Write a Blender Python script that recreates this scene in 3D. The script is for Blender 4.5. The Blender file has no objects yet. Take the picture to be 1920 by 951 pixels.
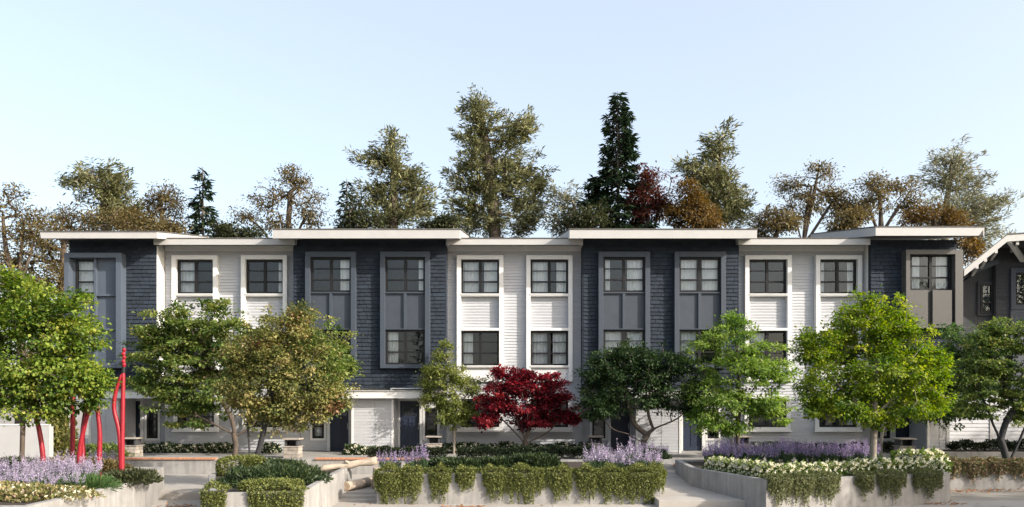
import bpy, math, random
import numpy as np
from mathutils import Vector

random.seed(7)
RNG = np.random.default_rng(11)
scn = bpy.context.scene
COL = scn.collection
R = math.radians

# ---------------------------------------------------------------- camera, sky, sun, exposure
DIST, EYE, FPX, HZ = 32.0, 2.07, 1440.0, 755.0      # metres to the street front, eye height, focal length in photo pixels, horizon row
cam = bpy.data.cameras.new('camera')
camo = bpy.data.objects.new('camera', cam)
COL.objects.link(camo)
camo.location = (0, -DIST, EYE)
camo.rotation_euler = (R(90), 0, 0)
cam.sensor_width = 36
cam.lens = 36 * FPX / 1920
cam.shift_y = (HZ - 475.5) / 1920
cam.clip_end = 3000
scn.camera = camo

SUN = Vector((1.78, -0.94, 1.0)).normalized()
world = bpy.data.worlds.new('World')
scn.world = world
world.use_nodes = True
wn = world.node_tree.nodes
sky = wn.new('ShaderNodeTexSky')
sky.sky_type = 'NISHITA'
sky.sun_disc = False
sky.sun_elevation = math.asin(SUN.z)
sky.sun_rotation = math.atan2(SUN.x, SUN.y)
sky.air_density = 1.0
sky.dust_density = 4.0
sky.ozone_density = 1.0
wn['Background'].inputs['Strength'].default_value = 0.15
veil = wn.new('ShaderNodeMix')                      # even high haze over the whole sky
veil.data_type = 'RGBA'; veil.blend_type = 'ADD'
veil.inputs[0].default_value = 1.0
veil.inputs[7].default_value = (1.72, 1.74, 1.66, 1)
world.node_tree.links.new(sky.outputs[0], veil.inputs[6])
world.node_tree.links.new(veil.outputs[2], wn['Background'].inputs[0])

sl = bpy.data.lights.new('sun', 'SUN')
sl.energy = 4.7
sl.angle = R(0.55)
sl.color = (1.0, 0.92, 0.81)
slo = bpy.data.objects.new('sun', sl)
COL.objects.link(slo)
slo.location = (40, -30, 40)
slo.rotation_euler = SUN.to_track_quat('Z', 'Y').to_euler()

scn.view_settings.view_transform = 'Standard'
scn.view_settings.look = 'None'
scn.view_settings.exposure = 0.68
scn.view_settings.gamma = 1.0
scn.view_settings.use_curve_mapping = False
scn.cycles.use_denoising = True
scn.cycles.max_bounces = 8
scn.cycles.transparent_max_bounces = 12
scn.cycles.sample_clamp_indirect = 6


def S(y):
    """photo pixels per metre on the plane at depth y"""
    return FPX / (DIST + y)


def PX(px, y=0.0):
    return (px - 960.0) / S(y)


def PZ(py, y=0.0):
    return EYE + (HZ - py) / S(y)


def V(px, py, y):
    return Vector((PX(px, y), y, PZ(py, y)))


# ---------------------------------------------------------------- materials
def node_mat(name):
    m = bpy.data.materials.new(name)
    m.use_nodes = True
    nt = m.node_tree
    return m, nt, nt.nodes['Principled BSDF']


def surf(name, col, rough=0.7, var=0.12, scale=6.0, bump=0.0, bscale=60.0, stretch=None, obj_var=0.0, spec=0.4, streak=0.0, metal=0.0, vec='Position'):
    """painted / mineral surface: base colour with noise wear, fine relief, per-piece variation"""
    m, nt, b = node_mat(name)
    N, L = nt.nodes, nt.links
    g = N.new('ShaderNodeNewGeometry')
    src = g.outputs['Position']
    if vec == 'Object':
        t = N.new('ShaderNodeTexCoord'); src = t.outputs['Object']
    mp = N.new('ShaderNodeMapping')
    if stretch:
        mp.inputs['Scale'].default_value = stretch
    L.new(src, mp.inputs['Vector'])
    n1 = N.new('ShaderNodeTexNoise')
    n1.inputs['Scale'].default_value = scale
    n1.inputs['Detail'].default_value = 6
    n1.inputs['Roughness'].default_value = 0.65
    L.new(mp.outputs[0], n1.inputs['Vector'])
    r = N.new('ShaderNodeMapRange')
    r.inputs['From Min'].default_value = 0.3; r.inputs['From Max'].default_value = 0.7
    r.inputs['To Min'].default_value = 1 - var; r.inputs['To Max'].default_value = 1 + var
    L.new(n1.outputs['Fac'], r.inputs['Value'])
    val = r.outputs[0]
    if streak:
        mp2 = N.new('ShaderNodeMapping'); mp2.inputs['Scale'].default_value = (5, 5, 0.5)
        L.new(src, mp2.inputs['Vector'])
        n3 = N.new('ShaderNodeTexNoise'); n3.inputs['Scale'].default_value = 1.6; n3.inputs['Detail'].default_value = 5
        L.new(mp2.outputs[0], n3.inputs['Vector'])
        r3 = N.new('ShaderNodeMapRange')
        r3.inputs['From Min'].default_value = 0.35; r3.inputs['From Max'].default_value = 0.65
        r3.inputs['To Min'].default_value = 1 - streak; r3.inputs['To Max'].default_value = 1 + streak * 0.6
        L.new(n3.outputs['Fac'], r3.inputs['Value'])
        mm = N.new('ShaderNodeMath'); mm.operation = 'MULTIPLY'
        L.new(val, mm.inputs[0]); L.new(r3.outputs[0], mm.inputs[1]); val = mm.outputs[0]
    if obj_var:
        oi = N.new('ShaderNodeObjectInfo')
        r2 = N.new('ShaderNodeMapRange')
        r2.inputs['To Min'].default_value = 1 - obj_var; r2.inputs['To Max'].default_value = 1 + obj_var
        L.new(oi.outputs['Random'], r2.inputs['Value'])
        mm = N.new('ShaderNodeMath'); mm.operation = 'MULTIPLY'
        L.new(val, mm.inputs[0]); L.new(r2.outputs[0], mm.inputs[1]); val = mm.outputs[0]
    vm = N.new('ShaderNodeVectorMath'); vm.operation = 'SCALE'
    vm.inputs[0].default_value = col[:3]
    L.new(val, vm.inputs['Scale'])
    L.new(vm.outputs[0], b.inputs['Base Color'])
    b.inputs['Roughness'].default_value = rough
    b.inputs['Specular IOR Level'].default_value = spec
    b.inputs['Metallic'].default_value = metal
    if bump:
        n2 = N.new('ShaderNodeTexNoise'); n2.inputs['Scale'].default_value = bscale; n2.inputs['Detail'].default_value = 4
        L.new(mp.outputs[0], n2.inputs['Vector'])
        bp = N.new('ShaderNodeBump'); bp.inputs['Strength'].default_value = bump; bp.inputs['Distance'].default_value = 0.01
        L.new(n2.outputs['Fac'], bp.inputs['Height']); L.new(bp.outputs[0], b.inputs['Normal'])
    return m


def leaf_mat(name, cols, trans=0.35, rough=0.5, spec=0.25):
    """leaves: colour by the per-leaf attribute 'tint' along a ramp, part translucent"""
    m, nt, b = node_mat(name)
    N, L = nt.nodes, nt.links
    at = N.new('ShaderNodeAttribute'); at.attribute_name = 'tint'
    cr = N.new('ShaderNodeValToRGB')
    el = cr.color_ramp.elements
    while len(el) < len(cols):
        el.new(0.5)
    for i, c in enumerate(cols):
        el[i].position = i / max(1, len(cols) - 1)
        el[i].color = (*c, 1)
    L.new(at.outputs['Fac'], cr.inputs['Fac'])
    b.inputs['Roughness'].default_value = rough
    b.inputs['Specular IOR Level'].default_value = spec
    L.new(cr.outputs[0], b.inputs['Base Color'])
    tr = N.new('ShaderNodeBsdfTranslucent')
    hs = N.new('ShaderNodeHueSaturation'); hs.inputs['Saturation'].default_value = 1.15; hs.inputs['Value'].default_value = 1.5
    L.new(cr.outputs[0], hs.inputs['Color']); L.new(hs.outputs[0], tr.inputs['Color'])
    mx = N.new('ShaderNodeMixShader'); mx.inputs[0].default_value = trans
    L.new(b.outputs[0], mx.inputs[1]); L.new(tr.outputs[0], mx.inputs[2])
    L.new(mx.outputs[0], N['Material Output'].inputs['Surface'])
    return m


def glass_mat():
    m, nt, b = node_mat('window glass')
    N, L = nt.nodes, nt.links
    t = N.new('ShaderNodeBsdfTransparent'); t.inputs[0].default_value = (0.93, 0.95, 0.96, 1)
    g = N.new('ShaderNodeBsdfGlossy'); g.inputs['Roughness'].default_value = 0.01
    g.inputs['Color'].default_value = (0.95, 0.97, 1.0, 1)
    n = N.new('ShaderNodeTexNoise'); n.inputs['Scale'].default_value = 0.9
    geo = N.new('ShaderNodeNewGeometry'); L.new(geo.outputs['Position'], n.inputs['Vector'])
    bp = N.new('ShaderNodeBump'); bp.inputs['Strength'].default_value = 0.06; bp.inputs['Distance'].default_value = 0.06
    L.new(n.outputs['Fac'], bp.inputs['Height']); L.new(bp.outputs[0], g.inputs['Normal'])
    f = N.new('ShaderNodeFresnel'); f.inputs['IOR'].default_value = 1.42
    mx = N.new('ShaderNodeMixShader')
    L.new(f.outputs[0], mx.inputs[0]); L.new(t.outputs[0], mx.inputs[1]); L.new(g.outputs[0], mx.inputs[2])
    L.new(mx.outputs[0], N['Material Output'].inputs['Surface'])
    return m


M = {}
M['white'] = surf('white painted trim', (0.63, 0.63, 0.625), 0.5, 0.05, 3, 0.05, 40)
M['board'] = surf('white siding board', (0.40, 0.41, 0.435), 0.55, 0.06, 2.5, 0.08, 30, (1, 1, 6), 0.035)
M['fascia'] = surf('off white fascia paint', (0.39, 0.387, 0.384), 0.5, 0.05, 2.0, 0.04, 30)
M['soffit'] = surf('dark stained soffit', (0.05, 0.05, 0.055), 0.7, 0.1)
M['shingle'] = surf('navy wood shingle', (0.026, 0.034, 0.048), 0.8, 0.2, 9, 0.3, 40, (6, 1, 1), 0.16, 0.15)
M['navywall'] = surf('navy sheathing', (0.02, 0.024, 0.034), 0.8)
M['slate'] = surf('slate blue trim paint', (0.041, 0.053, 0.073), 0.6, 0.06, 3, 0.04, 40)
M['slateblue'] = surf('lighter slate blue paint', (0.068, 0.086, 0.115), 0.55, 0.06, 3, 0.04, 40)
M['slatepanel'] = surf('slate blue panel paint', (0.039, 0.049, 0.066), 0.6, 0.12, 2.5, 0.05, 50)
M['taupe'] = surf('taupe bay paint', (0.086, 0.082, 0.078), 0.5, 0.06, 3, 0.03, 40)
M['sash'] = surf('black window sash', (0.014, 0.0145, 0.016), 0.5, 0.1, 5, spec=0.2)
M['door'] = surf('navy door paint', (0.024, 0.033, 0.060), 0.4, 0.12, 4, 0.05, 30, (6, 6, 1))
M['metal'] = surf('brushed handle metal', (0.45, 0.43, 0.40), 0.3, 0.05, metal=1.0)
M['room'] = surf('dark room backing', (0.06, 0.06, 0.065), 0.9)  # dimness of unlit rooms put into the colour behind the panes
M['curtain'] = surf('white curtain linen', (0.78, 0.77, 0.74), 0.9, 0.08, 4)
M['roofing'] = surf('grey roof membrane', (0.10, 0.095, 0.09), 0.85, 0.25, 12, 0.3, 60)
M['conc'] = surf('cast concrete', (0.26, 0.252, 0.242), 0.85, 0.2, 1.6, 0.25, 45, None, 0.06, 0.25, 0.15)
M['pave'] = surf('pale concrete paving', (0.33, 0.308, 0.282), 0.85, 0.15, 0.9, 0.25, 50, None, 0.07, 0.25)
M['ground'] = surf('old asphalt and gravel ground', (0.25, 0.23, 0.205), 0.9, 0.2, 0.7, 0.3, 40, None, 0, 0.2)
M['stone'] = surf('rough grey stone', (0.28, 0.25, 0.22), 0.9, 0.3, 6, 0.5, 25, None, 0.18)
M['brick'] = surf('red brick', (0.40, 0.19, 0.11), 0.85, 0.25, 20, 0.3, 60, None, 0.2)
M['soil'] = surf('dark planting soil', (0.035, 0.027, 0.02), 0.95, 0.3, 9, 0.6, 30)
M['grass'] = surf('lawn turf', (0.14, 0.16, 0.05), 0.9, 0.3, 12, 0.6, 60)
M['red'] = surf('red lacquered wood', (0.25, 0.010, 0.021), 0.45, 0.25, 5, 0.15, 30, (4, 4, 1))
M['log'] = surf('bleached driftwood', (0.34, 0.285, 0.225), 0.85, 0.3, 5, 0.6, 30, (1, 1, 4))
M['logend'] = surf('cut log end', (0.48, 0.37, 0.26), 0.8, 0.2, 14, 0.2, 40)
M['bark'] = surf('brown bark', (0.085, 0.066, 0.052), 0.9, 0.3, 9, 0.7, 30, (1, 1, 0.3))
M['barkdark'] = surf('dark slate bark', (0.030, 0.030, 0.034), 0.85, 0.3, 9, 0.5, 30, (1, 1, 0.3))
M['barkpale'] = surf('pale grey bark', (0.24, 0.21, 0.17), 0.9, 0.25, 9, 0.6, 30, (1, 1, 0.3))
M['barktan'] = surf('tan bark', (0.20, 0.125, 0.08), 0.9, 0.3, 9, 0.6, 30, (1, 1, 0.3))
M['nb_wall'] = surf('charcoal shingle paint', (0.034, 0.036, 0.041), 0.8, 0.2, 7, 0.2, 40, (5, 1, 1), 0.15)
M['glass'] = glass_mat()
# leaves
M['lf_green'] = leaf_mat('maple leaves green', [(0.024, 0.055, 0.014), (0.085, 0.135, 0.032), (0.18, 0.23, 0.060), (0.33, 0.32, 0.10)])
M['lf_left'] = leaf_mat('leaves yellow green', [(0.028, 0.062, 0.011), (0.092, 0.155, 0.024), (0.21, 0.28, 0.046), (0.36, 0.35, 0.075)], 0.4)
M['lf_olive'] = leaf_mat('leaves olive gold', [(0.050, 0.068, 0.020), (0.15, 0.165, 0.050), (0.28, 0.265, 0.090), (0.38, 0.28, 0.14)], 0.3)
M['lf_lime'] = leaf_mat('leaves lime', [(0.07, 0.095, 0.02), (0.17, 0.20, 0.05), (0.26, 0.28, 0.085)], 0.35)
M['lf_red'] = leaf_mat('leaves crimson', [(0.018, 0.004, 0.006), (0.09, 0.009, 0.015), (0.27, 0.022, 0.036), (0.42, 0.06, 0.06)], 0.35)
M['lf_dark'] = leaf_mat('leaves deep green', [(0.012, 0.028, 0.011), (0.032, 0.060, 0.020), (0.065, 0.105, 0.032)], 0.22)
M['lf_bright'] = leaf_mat('leaves bright green', [(0.06, 0.12, 0.022), (0.17, 0.26, 0.055), (0.33, 0.40, 0.11)], 0.45)
M['lf_yellow'] = leaf_mat('leaves yellow green bright', [(0.048, 0.104, 0.014), (0.16, 0.235, 0.026), (0.39, 0.415, 0.05)], 0.42)
M['lf_teal'] = leaf_mat('leaves blue green', [(0.020, 0.055, 0.015), (0.070, 0.130, 0.040), (0.16, 0.21, 0.075)], 0.35)
M['lf_pine'] = leaf_mat('pine needles olive', [(0.055, 0.066, 0.030), (0.18, 0.185, 0.088), (0.33, 0.32, 0.175)], 0.2)
M['lf_palepine'] = leaf_mat('pine needles pale', [(0.10, 0.105, 0.065), (0.22, 0.22, 0.135), (0.33, 0.32, 0.20)], 0.25)
M['lf_fir'] = leaf_mat('fir needles dark', [(0.008, 0.020, 0.010), (0.022, 0.042, 0.020), (0.05, 0.07, 0.032)], 0.15)
M['lf_brown'] = leaf_mat('autumn leaves brown', [(0.055, 0.044, 0.018), (0.14, 0.108, 0.045), (0.22, 0.185, 0.085)], 0.3)
M['lf_darkolive'] = leaf_mat('leaves dark olive', [(0.018, 0.026, 0.012), (0.048, 0.056, 0.024), (0.10, 0.105, 0.045)], 0.2)
M['lf_rusty'] = leaf_mat('rusty leaf tips', [(0.10, 0.06, 0.03), (0.24, 0.13, 0.07), (0.36, 0.20, 0.13)], 0.3)
M['lf_rust'] = leaf_mat('autumn leaves rust', [(0.06, 0.036, 0.010), (0.13, 0.078, 0.022), (0.19, 0.13, 0.045)], 0.3)
M['lf_winered'] = leaf_mat('autumn leaves wine', [(0.035, 0.014, 0.010), (0.09, 0.024, 0.022), (0.13, 0.06, 0.025)], 0.3)
M['lf_trail'] = leaf_mat('trailing leaves', [(0.036, 0.050, 0.014), (0.12, 0.138, 0.036), (0.25, 0.265, 0.085)], 0.25)
M['lf_trail2'] = leaf_mat('trailing leaves grey green', [(0.045, 0.055, 0.022), (0.11, 0.125, 0.050), (0.21, 0.22, 0.10)], 0.25)
M['lf_pink'] = leaf_mat('trailing leaves pink brown', [(0.05, 0.085, 0.028), (0.12, 0.13, 0.05), (0.25, 0.17, 0.11), (0.38, 0.25, 0.20)], 0.25)
M['lf_pinkgreen'] = leaf_mat('pink green leaves', [(0.06, 0.085, 0.025), (0.15, 0.16, 0.05), (0.30, 0.24, 0.12), (0.42, 0.28, 0.26)], 0.3)
M['lf_yew'] = leaf_mat('yew needles', [(0.010, 0.022, 0.010), (0.030, 0.050, 0.018), (0.07, 0.09, 0.03)], 0.15)
M['lf_box'] = leaf_mat('box hedge leaves', [(0.008, 0.014, 0.007), (0.018, 0.030, 0.012), (0.035, 0.05, 0.02)], 0.15)
M['lf_blade'] = leaf_mat('lavender foliage', [(0.04, 0.07, 0.03), (0.08, 0.13, 0.06)], 0.25)
M['lavender'] = leaf_mat('lavender florets', [(0.20, 0.15, 0.29), (0.34, 0.27, 0.44), (0.50, 0.42, 0.56)], 0.3)
M['lavpale'] = leaf_mat('pale lavender florets', [(0.24, 0.19, 0.31), (0.40, 0.34, 0.47), (0.58, 0.53, 0.60)], 0.3)
M['blossom'] = leaf_mat('white blossoms', [(0.55, 0.52, 0.32), (0.75, 0.72, 0.55), (0.80, 0.78, 0.68)], 0.2)
M['fallen'] = leaf_mat('fallen leaves', [(0.16, 0.06, 0.02), (0.36, 0.14, 0.04), (0.45, 0.22, 0.08)], 0.1)


# ---------------------------------------------------------------- object helpers
BASE = {}


def tag(o, label=None, cat=None, group=None, kind=None):
    if label: o['label'] = label
    if cat: o['category'] = cat
    if group: o['group'] = group
    if kind: o['kind'] = kind
    return o


def thing(name, loc, label, cat, group=None):
    o = bpy.data.objects.new(name, None)
    o.empty_display_size = 0.3
    COL.objects.link(o)
    o.location = loc
    BASE[o.name] = Vector(loc)
    return tag(o, label, cat, group)


def link(name, mesh, parent=None, origin=None):
    o = bpy.data.objects.new(name, mesh)
    COL.objects.link(o)
    if parent is not None:
        o.parent = parent
        BASE[o.name] = BASE[parent.name]
    else:
        BASE[o.name] = Vector(origin) if origin is not None else Vector((0, 0, 0))
        o.location = BASE[o.name]
    return o


class MB:
    def __init__(self):
        self.v, self.f = [], []

    def box(self, x0, x1, y0, y1, z0, z1):
        n = len(self.v)
        self.v += [(x0, y0, z0), (x1, y0, z0), (x1, y1, z0), (x0, y1, z0), (x0, y0, z1), (x1, y0, z1), (x1, y1, z1), (x0, y1, z1)]
        self.f += [tuple(n + i for i in q) for q in ((0, 3, 2, 1), (4, 5, 6, 7), (0, 1, 5, 4), (1, 2, 6, 5), (2, 3, 7, 6), (3, 0, 4, 7))]
        return self

    def hexa(self, p):
        """eight corners: bottom ring then top ring"""
        n = len(self.v)
        self.v += [tuple(q) for q in p]
        self.f += [tuple(n + i for i in q) for q in ((0, 3, 2, 1), (4, 5, 6, 7), (0, 1, 5, 4), (1, 2, 6, 5), (2, 3, 7, 6), (3, 0, 4, 7))]
        return self

    def prism(self, poly, z0, z1):
        """vertical prism from a plan outline (counter-clockwise)"""
        n, k = len(self.v), len(poly)
        self.v += [(p[0], p[1], z0) for p in poly] + [(p[0], p[1], z1) for p in poly]
        self.f.append(tuple(n + i for i in reversed(range(k))))
        self.f.append(tuple(n + k + i for i in range(k)))
        for i in range(k):
            j = (i + 1) % k
            self.f.append((n + i, n + j, n + k + j, n + k + i))
        return self

    def tube(self, pts, rad, n=8, caps=True):
        pts = [Vector(p) for p in pts]
        st = len(self.v)
        for i, p in enumerate(pts):
            d = (pts[min(i + 1, len(pts) - 1)] - pts[max(i - 1, 0)])
            d = d.normalized() if d.length > 1e-6 else Vector((0, 0, 1))
            u = d.cross(Vector((0.31, 0.93, 0.17))).normalized()
            w = d.cross(u)
            r = rad[i] if hasattr(rad, '__len__') else rad
            for k in range(n):
                a = 2 * math.pi * k / n
                self.v.append(tuple(p + u * math.cos(a) * r + w * math.sin(a) * r))
        for i in range(len(pts) - 1):
            for k in range(n):
                a, b = st + i * n + k, st + i * n + (k + 1) % n
                self.f.append((a, b, b + n, a + n))
        if caps:
            self.f.append(tuple(st + k for k in reversed(range(n))))
            self.f.append(tuple(st + (len(pts) - 1) * n + k for k in range(n)))
        return self

    def build(self, name, mat, parent=None, smooth=False, bevel=0.0, origin=None):
        if parent is not None:
            b = BASE[parent.name]
        else:
            b = Vector(origin) if origin is not None else Vector((0, 0, 0))
        me = bpy.data.meshes.new(name)
        me.from_pydata([(x - b.x, y - b.y, z - b.z) for x, y, z in self.v], [], self.f)
        me.materials.append(M[mat])
        if smooth:
            me.polygons.foreach_set('use_smooth', [True] * len(me.polygons))
        me.update()
        o = link(name, me, parent, origin)
        if bevel:
            md = o.modifiers.new('bevel', 'BEVEL'); md.width = bevel; md.segments = 2; md.limit_method = 'ANGLE'
        return o


def leaf_mesh(name, pos, d, nrm, L, W, tint, mat, fold=0.18, droop=0.1):
    """N folded leaves as one mesh (numpy arrays)"""
    N = len(pos)
    d = d / (np.linalg.norm(d, axis=1, keepdims=True) + 1e-9)
    side = np.cross(d, nrm); side /= (np.linalg.norm(side, axis=1, keepdims=True) + 1e-9)
    nn = np.cross(side, d)
    L = np.broadcast_to(np.asarray(L, dtype=float), (N,))[:, None]
    W = np.broadcast_to(np.asarray(W, dtype=float), (N,))[:, None]
    v = np.empty((N, 4, 3), dtype=np.float32)
    v[:, 0] = pos
    v[:, 1] = pos + d * L * 0.5 + side * W * 0.5 + nn * W * fold
    v[:, 2] = pos + d * L - nn * L * droop
    v[:, 3] = pos + d * L * 0.5 - side * W * 0.5 + nn * W * fold
    me = bpy.data.meshes.new(name)
    me.vertices.add(N * 4)
    me.vertices.foreach_set('co', v.reshape(-1))
    me.loops.add(N * 4)
    me.loops.foreach_set('vertex_index', np.arange(N * 4, dtype=np.int32))
    me.polygons.add(N)
    me.polygons.foreach_set('loop_start', np.arange(0, N * 4, 4, dtype=np.int32))
    try:
        me.polygons.foreach_set('loop_total', np.full(N, 4, dtype=np.int32))
    except Exception:
        pass
    at = me.attributes.new('tint', 'FLOAT', 'FACE')
    at.data.foreach_set('value', np.clip(tint, 0, 1).astype(np.float32))
    me.materials.append(M[mat])
    me.update()
    return me


def rand_unit(n):
    v = RNG.normal(size=(n, 3))
    return v / (np.linalg.norm(v, axis=1, keepdims=True) + 1e-9)


def copy_thing(src, loc, label=None, group=None, rz=0.0, sc=1.0):
    c = src.copy(); COL.objects.link(c)
    c.location = loc; c.rotation_euler = (0, 0, rz); c.scale = (sc, sc, sc)
    BASE[c.name] = Vector(loc)
    if label: c['label'] = label
    if group: c['group'] = group
    for ch in list(src.children):
        k = ch.copy(); COL.objects.link(k); k.parent = c
        for g in list(ch.children):
            q = g.copy(); COL.objects.link(q); q.parent = k
    return c


# ================================================================ SETTING: ground, plaza, terrace
PLZ = -0.72      # lower plaza
MID = -0.54      # middle landing
RIM = 0.11       # planter rim

g = MB()
g.v += [(-1500, -1500, PLZ - 0.03), (1500, -1500, PLZ - 0.03), (1500, 1500, PLZ - 0.03), (-1500, 1500, PLZ - 0.03)]
g.f.append((0, 1, 2, 3))
tag(g.build('ground', 'ground'), kind='structure')

# plaza slabs (each a large cast slab with a joint)
pl = thing('plaza', (0, 0, PLZ), None, None)
tag(pl, kind='structure')
slab = MB().box(0, 1, 0, 1, -0.12, 0).build('paving_slab', 'pave')
sm = slab.data
bpy.data.objects.remove(slab)
ys = [-22.0, -18.6, -15.2, -12.3, -10.05]
for j in range(len(ys) - 1):
    x = -24.0 + (j % 2) * 1.1
    while x < 24:
        o = link('paving_slab', sm, pl)
        o.location = (x, ys[j], RNG.uniform(-0.004, 0.004))
        o.scale = (2.988, ys[j + 1] - ys[j] - 0.012, 1)
        x += 3.0
# middle landing (steps up from the plaza)
ml = thing('landing', (0, 0, MID), None, None)
tag(ml, kind='structure')
MB().box(-24, 4.6, -9.6, -4.1, PLZ - 0.1, MID).build('landing_slab', 'pave', ml, bevel=0.01)
MB().box(-5.6, -3.3, -10.0, -9.604, PLZ - 0.1, MID - 0.06).build('step', 'pave', ml, bevel=0.012)
MB().box(-5.6, -3.3, -10.4, -10.004, PLZ - 0.1, MID - 0.12).build('step', 'pave', ml, bevel=0.012)
# right path, a low ramp between the planters
rp = thing('path', (5, -8, MID), None, None)
tag(rp, kind='structure')
MB().hexa([(3.9, -11.6, PLZ - 0.1), (7.2, -11.6, PLZ - 0.1), (7.2, -4.1, PLZ - 0.1), (3.9, -4.1, PLZ - 0.1),
           (3.9, -11.6, MID + 0.01), (7.2, -11.6, MID + 0.01), (7.2, -4.1, -0.30), (3.9, -4.1, -0.30)]).build('ramp_slab', 'pave', rp, bevel=0.01)
MB().box(4.75, 6.2, -4.7, -4.09, -0.4, -0.16).build('step', 'pave', rp, bevel=0.015)

# upper terrace in front of the houses
te = thing('terrace', (0, 0, 0), None, None)
tag(te, kind='structure')
MB().box(-26, 26, -4.1, 12, PLZ - 0.1, 0.0).build('terrace_slab', 'conc', te, bevel=0.012)
bk = MB().box(-0.03, 0.03, -0.10, 0.12, 0.004, 0.055)
x = PX(212, -4.1)
coping = MB()
while x < PX(800, -4.1):
    if not (PX(402, -4.1) < x < PX(590, -4.1)):
        dz = RNG.uniform(-0.005, 0.005)
        coping.box(x, x + 0.062, -4.16 + RNG.uniform(-.006, .006), -3.94, 0.004, 0.062 + dz)
    x += 0.072
x = PX(1263, -4.75)
while x < PX(1298, -4.75):
    coping.box(x, x + 0.062, -4.85, -4.69, -0.155, -0.10 + RNG.uniform(-.005, .005))
    x += 0.072
o = coping.build('brick_coping', 'brick', te)
o['kind'] = 'stuff'
# lawn on the right behind the low wall
lw = MB().box(12.9, 26, -7.0, -4.3, -0.3, RIM - 0.03)
tag(lw.build('lawn', 'grass'), kind='structure')


# ---------------------------------------------------------------- planters
def planter(label, poly, top, bottom=PLZ - 0.1, th=0.17, joints=True, soil_drop=0.06):
    c = sum((Vector((p[0], p[1], 0)) for p in poly), Vector()) / len(poly)
    t = thing('planter', (c.x, c.y, PLZ), label, 'planter')
    k = len(poly)
    inner = []
    for i in range(k):
        p0, p1, p2 = Vector(poly[i - 1]), Vector(poly[i]), Vector(poly[(i + 1) % k])
        n1 = Vector((-(p1 - p0).y, (p1 - p0).x)).normalized(); n2 = Vector((-(p2 - p1).y, (p2 - p1).x)).normalized()
        bsc = (n1 + n2).normalized()
        inner.append(p1 + bsc * th / max(0.3, bsc.dot(n1)))
    for i in range(k):
        j = (i + 1) % k
        a, b, c2, d = Vector(poly[i]), Vector(poly[j]), inner[j], inner[i]
        ns = max(1, int((b - a).length / 1.9))
        g_ = .004 / max(.1, (b - a).length)
        for q in range(ns):
            u0, u1 = q / ns + (g_ if q else 0), (q + 1) / ns - (g_ if q < ns - 1 else 0)
            A_, B_, C_, D_ = a.lerp(b, u0), a.lerp(b, u1), d.lerp(c2, u1), d.lerp(c2, u0)
            MB().hexa([(*A_, bottom), (*B_, bottom), (*C_, bottom), (*D_, bottom), (*A_, top), (*B_, top), (*C_, top), (*D_, top)]).build('wall_panel', 'conc', t, bevel=0.008)
    MB().prism([tuple(p) for p in inner], bottom + 0.02, top - soil_drop).build('soil', 'soil', t)
    return t


POLY = {
    'left': [(-24, -17.5), (-9.15, -17.5), (-9.36, -12.4), (-10.6, -8.6), (-24, -8.6)],
    'second': [(-6.55, -15.35), (-4.55, -15.2), (-4.84, -11.3), (-5.0, -8.0), (-8.3, -8.0), (-8.3, -11.0)],
    'middle': [(PX(706, -10.9), -10.9), (PX(1238, -10.9), -10.9), (4.25, -9.5), (4.1, -5.6), (-3.5, -5.6)],
    'right': [(6.45, -12.5), (12.2, -10.6), (12.9, -7.0), (12.6, -4.9), (5.6, -5.6), (5.4, -8.9)],
}
planter('long pale concrete planter with lavender and red poles, at the left edge', POLY['left'], RIM)
planter('concrete planter with dark yew and a two stemmed tree, left of the log', POLY['second'], RIM)
planter('wide concrete planter with trailing shrubs below the red maple', POLY['middle'], RIM)
planter('angled concrete planter with white blossoms and the yellow green tree', POLY['right'], RIM)
rw = thing('retaining_wall', (16, -7.0, PLZ), 'low concrete wall with pink trailing leaves along the lawn on the right', 'wall')
MB().box(12.93, 17.0, -7.17, -7.0, PLZ - 0.1, RIM).build('wall_panel', 'conc', rw, bevel=0.012)
MB().box(17.012, 24, -7.17, -7.0, PLZ - 0.1, RIM).build('wall_panel', 'conc', rw, bevel=0.012)
cw = thing('planter', (17, -2.6, 0), 'low concrete planter with dark shrubs beneath the white siding at far right', 'planter')
y0 = -2.9
MB().box(PX(1745, y0), PX(1790, y0), y0, y0 + 0.15, 0, 0.21).build('wall_panel', 'conc', cw, bevel=0.01)
MB().box(PX(1790, y0) + .01, 22, y0, y0 + 0.15, 0, 0.20).build('wall_panel', 'conc', cw, bevel=0.01)
MB().box(PX(1746, y0), 22, y0 + 0.152, -0.6, 0.002, 0.15).build('soil', 'soil', cw)
gw = thing('garden_wall', (-18, -4.0, 0), 'smooth white garden wall behind the lavender at the left edge', 'wall')
y0 = -3.2
MB().box(-26, PX(93, y0), y0, y0 + 0.25, 0.0, PZ(798, y0)).build('wall_panel', 'fascia', gw, bevel=0.012)
MB().box(-26, PX(94, y0), y0 - 0.02, y0 + 0.27, PZ(798, y0) + 0.002, PZ(798, y0) + 0.05).build('cap', 'white', gw, bevel=0.008)


# ================================================================ THE HOUSES
def subtract(x0, x1, cuts):
    segs = [(x0, x1)]
    for a, b in cuts:
        out = []
        for s, e in segs:
            if b <= s or a >= e:
                out.append((s, e)); continue
            if a > s: out.append((s, a))
            if b < e: out.append((b, e))
        segs = out
    return [(s, e) for s, e in segs if e - s > 0.02]


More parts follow.
